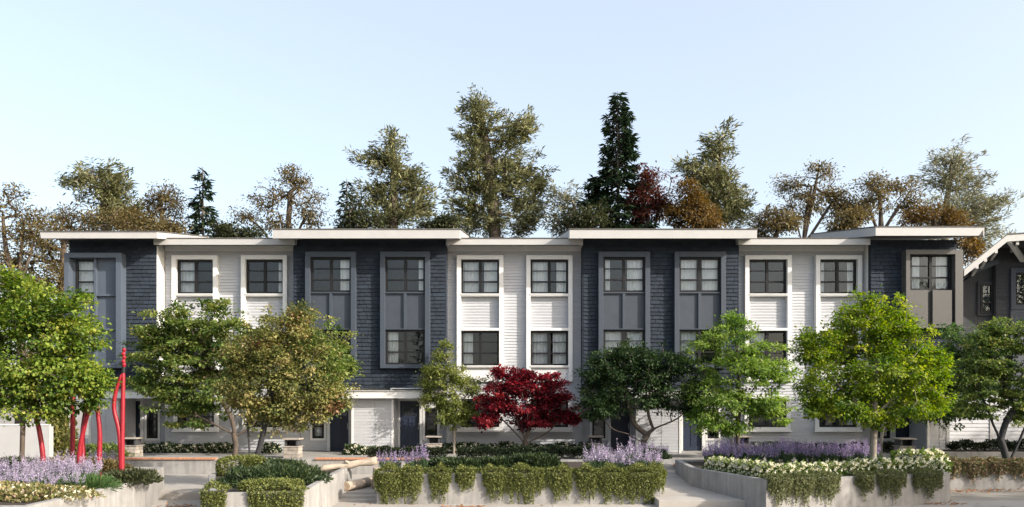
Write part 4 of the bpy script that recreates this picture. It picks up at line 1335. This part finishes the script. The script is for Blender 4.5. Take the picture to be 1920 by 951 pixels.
tree('small_tree', 'small lime green tree with a thin straight trunk left of the crimson maple', -1.2, 851, [[(851, 862), (852, 800), (850, 740), (840, 680)], [(851, 790), (875, 740), (890, 710)]],
     [(832, 665, 20, 26), (815, 700, 28, 22), (850, 715, 40, 30), (888, 720, 22, 26), (825, 755, 34, 30), (868, 765, 30, 28), (845, 785, 34, 14), (800, 720, 18, 20)],
     150, 52, 'lf_lime', 'barkpale', .12, .085, .055, .13, group=FG, first=.35)
tree('maple_tree', 'crimson maple with low forking branches in the middle', -1.6, 986, [[(986, 864), (986, 838), (984, 822)], [(985, 832), (955, 800), (925, 770), (910, 750)], [(985, 825), (970, 790), (960, 740)], [(985, 824), (1000, 780), (1005, 730)], [(986, 832), (1030, 808), (1060, 770)]],
     [(985, 705, 22, 16), (955, 725, 40, 24), (1010, 735, 40, 30), (930, 755, 34, 24), (985, 760, 50, 26), (1050, 745, 28, 28), (1060, 780, 28, 20), (920, 785, 24, 16), (1000, 790, 40, 12), (945, 710, 22, 18), (1030, 712, 16, 14)],
     270, 52, 'lf_red', 'bark', .13, .10, .10, .13, group=FG, first=.45, flat=.5)
tree('spreading_tree', 'dark green tree with wide bent limbs right of the crimson maple', -3.0, 1207, [[(1207, 868), (1207, 838), (1208, 822)], [(1207, 832), (1180, 815), (1150, 805), (1125, 780)], [(1208, 824), (1225, 805), (1270, 785), (1300, 755)], [(1212, 815), (1190, 795), (1180, 760), (1170, 720)], [(1225, 806), (1215, 770), (1220, 720)]],
     [(1150, 680, 45, 28), (1120, 720, 38, 36), (1180, 700, 50, 40), (1230, 680, 50, 32), (1270, 710, 40, 44), (1220, 735, 60, 34), (1135, 755, 40, 28), (1280, 750, 30, 30), (1105, 765, 20, 20), (1180, 665, 30, 20)],
     380, 60, 'lf_dark', 'bark', .12, .085, .12, .15, group=FG, first=.5, flat=.5)
tree('small_tree', 'bright green tree with a straight brown trunk in front of the right white townhouse', -3.6, 1383, [[(1383, 868), (1384, 800), (1386, 720), (1380, 640)], [(1384, 790), (1350, 740), (1320, 700)], [(1385, 770), (1420, 720), (1450, 690)]],
     [(1378, 605, 22, 22), (1370, 640, 46, 28), (1330, 665, 38, 28), (1430, 660, 44, 24), (1390, 690, 60, 32), (1320, 720, 36, 30), (1450, 705, 40, 28), (1350, 755, 50, 30), (1430, 750, 46, 28), (1320, 790, 40, 22), (1380, 800, 30, 18), (1455, 775, 24, 20)],
     260, 48, 'lf_bright', 'bark', .16, .09, .085, .17, group=FG, first=.35, flat=.45)
tree('maple_tree', 'large yellow green maple in the angled planter', -8.6, 1637, [[(1636, 885), (1638, 820), (1642, 740), (1645, 650)], [(1639, 790), (1590, 740), (1550, 700)], [(1640, 780), (1690, 730), (1730, 690)]],
     [(1600, 580, 26, 26), (1650, 585, 50, 28), (1690, 600, 26, 28), (1610, 630, 60, 40), (1690, 650, 50, 44), (1550, 660, 50, 36), (1520, 640, 24, 24), (1640, 700, 80, 44), (1540, 715, 44, 40), (1730, 690, 44, 44), (1600, 755, 70, 30), (1700, 755, 66, 30), (1530, 760, 34, 26), (1640, 785, 50, 14), (1750, 740, 26, 34)],
     400, 66, 'lf_yellow', 'barkpale', .115, .085, .10, .15, group=FG, zbase=RIM - .06, first=.35)
tree('small_tree', 'blue green tree with a thin pale trunk between the yellow maple and the neighbour house', -2.4, 1652, [[(1652, 864), (1653, 820), (1665, 770), (1700, 710)], [(1660, 780), (1730, 740), (1790, 690)]],
     [(1790, 645, 36, 30), (1830, 665, 34, 36), (1770, 690, 46, 36), (1820, 715, 44, 36), (1760, 740, 40, 34), (1810, 770, 50, 26), (1740, 775, 40, 20), (1690, 720, 40, 40)],
     220, 60, 'lf_teal', 'barkpale', .14, .10, .06, .17, group=FG, first=.5)
tree('maple_tree', 'layered green maple with dark forked stems at the right edge', -6.0, 1890, [[(1889, 868), (1878, 830), (1862, 795), (1850, 760)], [(1876, 825), (1885, 795), (1900, 770), (1925, 750)], [(1891, 868, 0, 1), (1910, 830), (1925, 795), (1950, 750)]],
     [(1880, 615, 40, 14), (1850, 640, 36, 16), (1910, 650, 40, 18), (1860, 680, 48, 18), (1910, 705, 50, 22), (1850, 725, 48, 22), (1900, 750, 50, 22), (1960, 640, 60, 40), (1980, 720, 60, 40), (1840, 765, 40, 16), (1920, 780, 26, 14), (1815, 700, 24, 24)],
     300, 60, 'lf_green', 'barkdark', .13, .085, .11, .16, group=FG, zbase=RIM - .06, first=.45, flat=.28, up=.1)


# ================================================================ SHRUBS, HEDGES, FLOWERS
def arrays_mound(cx, cy, cz, rx, ry, rz, n, L, W, shell=.25, up=.4):
    u = rand_unit(n)
    u[:, 2] = np.abs(u[:, 2])
    r = RNG.uniform(0, 1, n) ** shell
    lump = 1 + .14 * np.sin(u[:, 0] * 7 + cx * 5) * np.cos(u[:, 1] * 6 + cy * 3) + .08 * np.sin(u[:, 2] * 11 + cx)
    pos = np.array([cx, cy, cz]) + u * (r * lump)[:, None] * np.array([rx, ry, rz])
    d = u + rand_unit(n) * .8; d[:, 2] += up
    nrm = u * .6 + rand_unit(n) * .8
    sz = RNG.uniform(.6, 1.3, n)
    return pos, d, nrm, L * sz, W * sz, .45 + RNG.normal(0, .22, n)


ORD = ['first', 'second', 'third', 'fourth', 'fifth', 'sixth', 'seventh', 'eighth', 'ninth', 'tenth', 'eleventh', 'twelfth', 'thirteenth', 'fourteenth', 'fifteenth', 'sixteenth', 'seventeenth', 'eighteenth', 'nineteenth', 'twentieth']


def mound(name, label, loc, rx, ry, rz, n, L, W, mat, group=None, cat='shrub', blossoms=0, bl_size=.05, stem=True):
    t = thing(name, loc, label, cat, group)
    a = arrays_mound(0, 0, 0, rx, ry, rz, n, L, W)
    link('foliage', leaf_mesh('foliage', *a, mat), t)
    if stem:
        m = MB()
        for k in range(5):
            an = k * 1.26 + RNG.uniform(0, .5)
            m.tube([(loc[0], loc[1], loc[2] - .04), (loc[0] + math.cos(an) * rx * .3, loc[1] + math.sin(an) * ry * .3, loc[2] + rz * .4), (loc[0] + math.cos(an) * rx * .6, loc[1] + math.sin(an) * ry * .6, loc[2] + rz * .7)], [.018, .012, .006], 5, caps=False)
        m.build('stems', 'bark', t)
    if blossoms:
        u = rand_unit(blossoms); u[:, 2] = np.abs(u[:, 2]); u[:, 1] = -np.abs(u[:, 1]) * np.where(RNG.uniform(0, 1, blossoms) < .75, 1, -1)
        c = u * np.array([rx, ry, rz]) * 1.03
        k = 9
        C = np.repeat(c, k, axis=0); N = len(C)
        pos = C + rand_unit(N) * bl_size * RNG.uniform(.3, 1, N)[:, None]
        me = leaf_mesh('blossoms', pos, rand_unit(N) + np.repeat(u, k, axis=0), np.repeat(u, k, axis=0) + rand_unit(N) * .6, np.full(N, bl_size), np.full(N, bl_size * .95), np.repeat(RNG.uniform(0.2, 1, blossoms), k), 'blossom')
        link('blossoms', me, t)
    return t


# white-flowering shrubs along the house fronts
fl = mound('flowering_shrub', 'low white blossoming shrub at the foot of the white house', (0, 0, -50), .36, .30, .36, 900, .09, .05, 'lf_dark', 'white shrubs along the house fronts', blossoms=55, bl_size=.035)
rows = [(262, 432, -.2, 'white blossoming shrub below the left white townhouse'), (500, 534, -.4, 'white blossoming shrub right of the planter tree stems'),
        (655, 722, -1.4, 'white blossoming shrub before the pale store doors'), (838, 1108, -.3, 'white blossoming shrub at the foot of the middle white townhouse'),
        (1406, 1500, -.3, 'white blossoming shrub behind the right lavender')]
first_ = True
for a, b, y, lab in rows:
    step = 21
    px = a + 8
    q_ = 0
    while px <= b - 5:
        loc = (PX(px, y), y + RNG.uniform(-.15, .15), 0.0)
        s_ = RNG.uniform(.85, 1.2)
        if first_:
            fl.location = loc; fl['label'] = ORD[0] + ' ' + lab + ', counted from left'; fl['group'] = lab.replace('white blossoming shrub', 'white shrubs'); BASE[fl.name] = Vector(loc); first_ = False
        else:
            copy_thing(fl, loc, ORD[q_] + ' ' + lab + ', counted from left', lab.replace('white blossoming shrub', 'white shrubs'), RNG.uniform(-.5, .5), s_)
        px += step * RNG.uniform(.85, 1.15); q_ += 1

# right planter: bigger white bushes along the rim
fb = None
lab = 'white blossoming bush along the rim of the angled planter'
P0, P1 = Vector((5.75, -9.2)), Vector((6.7, -11.95))
P2 = Vector((12.2, -10.15))
for k in range(17):
    if k < 5:
        q = P0.lerp(P1, k / 5) + Vector((.35, 0))
    else:
        q = P1.lerp(P2, (k - 5) / 11.2) + Vector((.1, .28 + .1 * (k % 2)))
    loc = (q.x, q.y, RIM - .06)
    if fb is None:
        fb = mound('flowering_shrub', ORD[k] + ' ' + lab + ', from left', loc, .40, .36, .40, 1100, .085, .05, 'lf_green', 'white bushes along the angled planter rim', blossoms=85, bl_size=.040)
    else:
        copy_thing(fb, loc, ORD[k] + ' ' + lab + ', from left', None, RNG.uniform(-.6, .6), RNG.uniform(.85, 1.15))
for px, y, q_ in ((1725, -8.4, 'middle'), (1745, -8.0, 'right'), (1700, -8.2, 'left')):
    copy_thing(fb, (PX(px, y), y, RIM - .06), q_ + ' tall white bush of three at the right planter end', 'tall white bushes at the right planter end', .3, 1.35)

# dark clipped hedges on the terrace edge
for i, (a, b, y, h, lab) in enumerate(((748, 838, -3.6, .42, 'dark clipped hedge left of the crimson maple, below the small lime tree'), (858, 975, -3.6, .40, 'dark clipped hedge in front of the crimson maple trunk'),
                                       (975, 1112, -3.6, .42, 'dark clipped hedge right of the crimson maple trunk'), (1480, 1600, -.4, .35, 'dark hedge under the right white townhouse windows'),
                                       (1600, 1678, -.4, .38, 'dark hedge beside the right end entrance'), (1780, 1850, -1.6, .35, 'dark hedge in the low planter left of the forked stems'), (1850, 1945, -1.6, .38, 'dark hedge in the low planter behind the forked stems'),
                                       (690, 752, -3.7, .40, 'dark clipped hedge behind the log stump'))):
    x0, x1 = PX(a, y), PX(b, y)
    zb_ = .15 if y == -1.6 else 0
    t = thing('hedge', ((x0 + x1) / 2, y, zb_), lab, 'hedge')
    n = int((x1 - x0) * 1700)
    pos = np.stack([RNG.uniform(x0, x1, n), y + RNG.uniform(-.3, .3, n), zb_ + h * RNG.uniform(0, 1, n) ** .6], 1)
    pos[:, 2] *= 1 + .12 * np.sin(pos[:, 0] * 5.0) + .06 * np.sin(pos[:, 0] * 13)
    d = rand_unit(n); d[:, 2] += .6; d[:, 1] -= .4
    me = leaf_mesh('foliage', pos - np.array(tuple(t.location)), d, rand_unit(n), RNG.uniform(.05, .1, n), RNG.uniform(.03, .05, n), .4 + RNG.normal(0, .25, n), 'lf_box')
    link('foliage', me, t)
    m = MB()
    for k in range(int((x1 - x0) / .25)):
        x = x0 + .12 + k * .25
        m.tube([(x, y, zb_ - .02), (x + RNG.uniform(-.08, .08), y + RNG.uniform(-.1, .1), zb_ + h * .7)], [.014, .006], 5, caps=False)
    m.build('stems', 'bark', t)


# yew-like spreading shrubs
def spread_shrub(label, loc, rx, ry, rz, n, mat='lf_yew', L=.11, W=.035):
    return mound('spreading_shrub', label, loc, rx, ry, rz, n, L, W, mat)


spread_shrub('dark spreading yew filling the second planter', (-6.1, -12.4, RIM - .06), 1.25, 1.7, .36, 9000)
spread_shrub('dark yew behind, at the foot of the two dark stems', (-7.0, -9.6, RIM - .06), 1.1, 1.0, .32, 5000)
spread_shrub('low dark conifer left of the crimson maple in the wide planter', (PX(850, -9), -9.0, RIM - .06), .95, .7, .34, 4200)
spread_shrub('low dark conifer in the centre of the wide planter', (PX(930, -8.6), -8.6, RIM - .06), .9, .6, .34, 4000)
spread_shrub('feathery dark conifer right of centre in the wide planter', (PX(1005, -8.8), -8.8, RIM - .06), .85, .6, .46, 4200)
spread_shrub('dark spreading conifer at the corner of the lavender planter', (PX(235, -12.9), -12.7, RIM - .06), .62, .8, .30, 3600, 'lf_darkolive')
spread_shrub('dark green shrub behind the red poles', (PX(150, -9.2), -9.3, RIM - .06), 1.5, .6, .36, 4500, 'lf_brown')
spread_shrub('low green shrub below the dark green tree, right of the lavender', (PX(1225, -3.6), -3.7, 0), .55, .4, .35, 2200)
spread_shrub('olive shrub at the left edge behind the lavender', (PX(20, -9.4), -9.4, RIM - .06), 1.2, .6, .38, 3200, 'lf_green')
spread_shrub('leafy shrub between the white garden wall and the porch post', (PX(108, -2.2), -2.0, 0), .55, .5, 1.9, 3200, 'lf_olive', .16, .09)
spread_shrub('leafy shrub behind the slim red pole', (PX(200, -2.9), -2.9, 0), .9, .5, .5, 3200, 'lf_green', .10, .05)


def clipped(label, x0, x1, y0, y1, z0, z1, n, mat, L=.07, W=.035):
    """soft-edged clipped block of shrub"""
    c = ((x0 + x1) / 2, (y0 + y1) / 2, z0)
    t = thing('clipped_shrub', c, label, 'shrub')
    u = RNG.uniform(-1, 1, (n, 3))
    ax = RNG.integers(0, 3, n)
    u[np.arange(n), ax] = np.sign(u[np.arange(n), ax]) * RNG.uniform(.8, 1.0, n)
    nn = u / np.power((np.abs(u) ** 4).sum(1, keepdims=True), .25)
    pos = nn * np.array([(x1 - x0) / 2, (y1 - y0) / 2, (z1 - z0) / 2]) * np.array(RNG.uniform(.86, 1.05, (n, 1)))
    pos[:, 2] += (z1 - z0) / 2
    d = nn + rand_unit(n) * .8; d[:, 2] += .3
    me = leaf_mesh('foliage', pos, d, rand_unit(n), RNG.uniform(.6, 1.3, n) * L, RNG.uniform(.6, 1.3, n) * W, .5 + RNG.normal(0, .22, n), mat)
    link('foliage', me, t)
    m = MB()
    for k in range(4):
        x = x0 + (x1 - x0) * (k + .5) / 4
        m.tube([(x, c[1], z0 - .02), (x + RNG.uniform(-.05, .05), c[1], z0 + (z1 - z0) * .8)], [.016, .006], 5, caps=False)
    m.build('stems', 'bark', t)
    return t


clipped('yellow green clipped shrub at the left of the second planter', -8.15, -7.1, -11.0, -9.7, RIM - .06, RIM + .42, 4200, 'lf_trail')


# trailing shrubs hanging over the planter rims
def trailing(label, x0, y0, x1, y1, top, drop, n, mat, out=(0, -1), cushion=.14, group='trailing shrubs over the planter rims', L=.055, W=.028):
    c = Vector(((x0 + x1) / 2, (y0 + y1) / 2, top))
    t = thing('trailing_shrub', c, label, 'shrub', group)
    ph = RNG.uniform(0, 6.28, 4)
    u = RNG.uniform(0, 1, n)
    edge = np.sin(np.pi * np.clip(u, .0, 1)) ** .45
    ln = drop * (.42 + .62 * edge ** 1.1) * (.80 + .17 * np.sin(u * 13 + ph[0]) + .16 * np.sin(u * 37 + ph[1]) + .10 * np.sin(u * 71 + ph[3]))
    v = RNG.uniform(-.30, 1, n)            # <0: cushion on top, >0: hanging
    hang = v > 0
    thin = 1 - .75 * np.clip(v, 0, 1)
    bulge = (.13 * edge * thin + .02) * RNG.uniform(.5, 1.1, n)
    z = np.where(hang, top + .05 - v * ln, top + .02 + cushion * edge * (1 + .35 * np.sin(u * 9 + ph[2])) * RNG.uniform(.3, 1, n))
    o_ = np.where(hang, bulge, -RNG.uniform(0, .42, n) + .08)
    # strands thin out towards their ends
    keep = (RNG.uniform(0, 1, n) > np.clip(v, 0, 1) ** 2 * .55)
    x = x0 + (x1 - x0) * u + RNG.normal(0, .015, n); y = y0 + (y1 - y0) * u
    pos = np.stack([x + out[0] * o_, y + out[1] * o_, z], 1)
    d = rand_unit(n) * .8 + np.array([out[0], out[1], 0]) * .8; d[:, 2] += np.where(hang, -.35, .5)
    nrm = np.array([out[0], out[1], .6]) + rand_unit(n) * .7
    sz = RNG.uniform(.6, 1.3, n)
    k = keep
    me = leaf_mesh('foliage', (pos - np.array(tuple(c)))[k], d[k], nrm[k], (L * sz)[k], (W * sz)[k], (.5 + RNG.normal(0, .22, n))[k], mat)
    link('foliage', me, t)
    m = MB()
    for q in range(10):
        u_ = (q + .5) / 10
        px_, py_ = x0 + (x1 - x0) * u_, y0 + (y1 - y0) * u_
        m.tube([(px_ - out[0] * .2, py_ - out[1] * .2, top - .05), (px_ + out[0] * .05, py_ + out[1] * .05, top + .05), (px_ + out[0] * .07, py_ + out[1] * .07, top - drop * .5)], [.008, .006, .003], 4, caps=False)
    m.build('stems', 'bark', t)
    return t


yf = -10.9
for a, b, dr, lab in ((703, 758, .88, 'long trailing shrub at the left corner of the wide planter'), (752, 792, .80, 'trailing shrub second from the left on the wide planter'), (805, 845, .72, 'trailing shrub third from the left on the wide planter'),
                      (855, 890, .46, 'short trailing shrub hanging alone on the wide planter wall'), (906, 948, .72, 'trailing shrub left of centre on the wide planter'), (944, 1022, .80, 'broad trailing shrub below the crimson maple'),
                      (1026, 1072, .72, 'yellowish trailing shrub right of the broad one'), (1078, 1122, .68, 'trailing shrub below the lavender on the wide planter'), (1116, 1176, .80, 'trailing shrub second from the right corner of the wide planter'), (1166, 1240, .86, 'bushy trailing shrub at the right corner of the wide planter')):
    trailing(lab, PX(a, yf), yf, PX(b, yf), yf, RIM, dr * 1.1, int(70 * (b - a) * (0.5 + dr)), 'lf_trail', cushion=.20)
# strip of green joining them on the rim
n = 5000
pos = np.stack([RNG.uniform(-3.6, 4.0, n), yf + RNG.uniform(.0, .35, n), RIM + RNG.uniform(-.05, .14, n)], 1)
d = rand_unit(n); d[:, 2] += .6
o = link('ground_cover', leaf_mesh('ground_cover', pos, d, rand_unit(n), RNG.uniform(.04, .08, n), RNG.uniform(.02, .035, n), .5 + RNG.normal(0, .2, n), 'lf_trail'))
tag(o, 'low green creeping ground cover along the wide planter rim', 'ground cover', kind='stuff')
# right corner return of the wide planter
trailing('trailing shrub around the side of the wide planter by the path', 4.12, -10.85, 4.25, -9.7, RIM, .62, 3200, 'lf_trail', out=(1, 0), cushion=.2)
A, B = Vector((6.45, -12.5)), Vector((12.2, -10.6))
dirv = (B - A).normalized(); outv = (dirv.y, -dirv.x)


def on_front(px):
    lo, hi = 0.0, 1.0
    for _ in range(40):
        m_ = (lo + hi) / 2
        q = A.lerp(B, m_)
        if 960 + q.x * S(q.y) < px: lo = m_
        else: hi = m_
    return A.lerp(B, lo)


for a, b, dr, lab in ((1438, 1484, .72, 'grey green trailing shrub at the left corner of the angled planter'), (1482, 1526, .74, 'grey green trailing shrub second from the left on the angled planter'), (1524, 1572, .74, 'grey green trailing shrub third from the left on the angled planter'),
                      (1602, 1636, .60, 'narrow grey green trailing shrub alone on the angled planter wall'), (1643, 1696, .70, 'double grey green trailing shrub near the right of the angled planter'), (1710, 1764, .70, 'grey green trailing shrub at the right corner of the angled planter')):
    p, q = on_front(a), on_front(b)
    trailing(lab, p.x, p.y, q.x, q.y, RIM, dr, int(62 * (b - a) * (0.5 + dr)), 'lf_trail2', out=outv, cushion=.10)
for a, b, dr, lab in ((1775, 1800, .5, 'pink brown creeper next to the planter corner'), (1800, 1850, .62, 'pink and green creeper hanging on the lawn wall'), (1850, 1890, .5, 'pink brown creeper hanging below the forked stems'), (1890, 1960, .62, 'pink brown creeper at the right edge of the lawn wall')):
    y = -7.17
    trailing(lab, PX(a, y), y, PX(b, y), y, RIM, dr, int(50 * (b - a)), 'lf_pink', cushion=.12, L=.075, W=.045)
for xa, ya, xb, yb, dr, lab, o_ in ((-6.72, -15.33, -6.2, -15.33, .7, 'trailing shrub at the front left corner of the second planter', (0, -1)), (-5.72, -15.28, -4.55, -15.2, .8, 'broad trailing shrub over the front of the second planter', (0, -1))):
    trailing(lab, xa, ya, xb, yb, RIM, dr, int(2600 * abs(xb - xa) + 1200), 'lf_trail', out=o_, cushion=.2)
clipped('yellow green shrub behind the front rim of the second planter', -6.1, -4.8, -15.0, -14.2, RIM - .06, RIM + .18, 3600, 'lf_trail')
t = mound('pink_shrub', 'pink tinged low shrub at the front corner of the lavender planter', (PX(55, -15.8), -15.7, RIM - .06), 1.3, .75, .24, 3800, .075, .045, 'lf_pinkgreen', None, blossoms=80, bl_size=.030)
t = mound('pink_shrub', 'pink tinged low shrub at the bottom left of the picture', (PX(-30, -15.8), -15.5, RIM - .06), 1.0, .9, .28, 3000, .075, .045, 'lf_pinkgreen', None, blossoms=60, bl_size=.030)
t = mound('grassy_plant', 'tuft of green grassy leaves by the lavender planter wall', (PX(165, -14.2), -14.2, RIM - .06), .55, .5, .22, 1600, .22, .02, 'lf_teal', None)


# lavender: stalk clumps
def lavender_mesh(stalks, h, r, mat='lavender'):
    Ps, Ds, Ns, Ls, Ws, Ts = [], [], [], [], [], []
    P2, D2, N2, L2, W2, T2 = [], [], [], [], [], []
    m = MB()
    for k in range(stalks):
        an = RNG.uniform(0, 6.28); rr = r * math.sqrt(RNG.uniform(0, 1))
        b0 = np.array([rr * .55 * math.cos(an), rr * .55 * math.sin(an), 0])
        hh = h * RNG.uniform(.7, 1.12)
        tp = b0 + np.array([rr * .6 * math.cos(an) + RNG.normal(0, .02), rr * .6 * math.sin(an) + RNG.normal(0, .02), hh])
        P2.append(b0[None]); D2.append((tp - b0)[None]); N2.append(rand_unit(1)); L2.append(np.array([hh])); W2.append(np.array([.012])); T2.append(np.array([.5]))
        n = 30
        u = RNG.uniform(.48, 1.0, n)
        p = b0 + (tp - b0) * u[:, None]
        w = .033 * (1.15 - .75 * (u - .48) / .52)
        a2 = RNG.uniform(0, 6.28, n)
        rad = np.stack([np.cos(a2), np.sin(a2), RNG.uniform(.1, .9, n)], 1)
        Ps.append(p + rad * w[:, None] * .4); Ds.append(rad); Ns.append(rand_unit(n)); Ls.append(w * 1.5); Ws.append(w * 1.1); Ts.append(RNG.uniform(0, 1, n) * .8 + .1)
        n = 13
        a2 = RNG.uniform(0, 6.28, n); u = RNG.uniform(0, .35, n)
        P2.append(b0 + (tp - b0) * u[:, None]); d = np.stack([np.cos(a2) * .5, np.sin(a2) * .5, np.ones(n)], 1); D2.append(d); N2.append(rand_unit(n)); L2.append(RNG.uniform(.12, .24, n)); W2.append(np.full(n, .018)); T2.append(RNG.uniform(0, 1, n))
    fl_ = leaf_mesh('flower_spikes', np.vstack(Ps), np.vstack(Ds), np.vstack(Ns), np.concatenate(Ls), np.concatenate(Ws), np.concatenate(Ts), mat)
    fo_ = leaf_mesh('foliage', np.vstack(P2), np.vstack(D2), np.vstack(N2), np.concatenate(L2), np.concatenate(W2), np.concatenate(T2), 'lf_blade')
    return fl_, fo_


LAV = [lavender_mesh(15, .76, .25) for _ in range(3)] + [lavender_mesh(13, .74, .27, 'lavpale') for _ in range(3)]


def lavender(loc, label, group, sc=1.0):
    t = thing('lavender', loc, label, 'lavender', group)
    t.rotation_euler = (0, 0, RNG.uniform(0, 6.28)); t.scale = (sc, sc, sc * RNG.uniform(.9, 1.1))
    fm, gm = LAV[int(RNG.integers(0, 3)) + (3 if 'pale' in label or 'red poles' in label else 0)]
    link('flower_spikes', fm, t)['kind'] = 'stuff'; link('foliage', gm, t)


def bed(pxs, y, z, label, group, step, sc=1.0, rows=1, dy=.45):
    for r_ in range(rows):
        yy = y + r_ * dy
        px = pxs[0] + (r_ % 2) * step * .5
        q_ = 0
        row_ = '' if rows == 1 else (', front row', ', middle row' if rows == 3 else ', back row', ', back row')[r_]
        while px <= pxs[1]:
            lavender((PX(px, yy), yy + RNG.uniform(-.12, .12), z), ORD[q_] + ' ' + label + row_ + ', from left', group, sc * RNG.uniform(.85, 1.15))
            px += step * RNG.uniform(.8, 1.2); q_ += 1


ZB = RIM - .06
bed((722, 800), -9.6, ZB, 'lavender clump beside the log in the wide planter', 'lavender at the left of the wide planter', 24, 1.0)
bed((1108, 1236), -9.9, ZB, 'pale lavender clump in the wide planter', 'lavender at the right of the wide planter', 25, 1.08, 2)
bed((1185, 1245), -3.6, 0, 'lavender clump under the dark green tree', 'lavender under the dark green tree', 22, .8)
bed((1330, 1650), -7.2, ZB, 'deep lavender clump in the angled planter', 'lavender in the angled planter', 29, 1.0, 3)
bed((-20, 185), -12.8, ZB, 'lavender clump around the red poles', 'lavender in the left planter', 24, .85, 3, .7)
bed((-20, 165), -14.6, ZB, 'low pale lavender clump in front of the red poles', 'lavender at the front of the left planter', 27, .62, 3, .55)
bed((178, 226), -4.6, ZB - .5, 'distant lavender clump behind the tallest red pole', 'lavender behind the tallest red pole', 14, 1.15)

# fallen leaves on the paving
n = 420
cl = [(PX(300, -12.5), -12.3, .5), (PX(325, -12), -11.5, .3), (PX(1795, -8.3), -8.0, .5), (PX(1850, -8), -7.7, .6), (PX(1770, -11), -10.9, .4), (PX(1900, -8), -7.7, .5), (PX(860, -12), -11.6, .3), (PX(880, -12), -11.7, .3), (-6, -9, .0)]
P_ = []
for c in cl[:-1]:
    k = 45
    P_.append(np.stack([c[0] + RNG.normal(0, c[2], k), c[1] + RNG.normal(0, .15, k), np.full(k, PLZ + .012) + RNG.uniform(0, .02, k)], 1))
k = 90
P_.append(np.stack([RNG.uniform(-12, 15, k), RNG.uniform(-13.5, -9.9, k), np.full(k, PLZ + .012)], 1))
P_ = np.vstack(P_)
n = len(P_)
d = rand_unit(n); d[:, 2] *= .2
o = link('fallen_leaves', leaf_mesh('fallen_leaves', P_, d, np.array([0, 0, 1.0]) + rand_unit(n) * .3, RNG.uniform(.06, .12, n), RNG.uniform(.04, .08, n), RNG.uniform(0, 1, n), 'fallen'))
tag(o, 'scattered orange fallen leaves on the pale paving', 'leaves', kind='stuff')
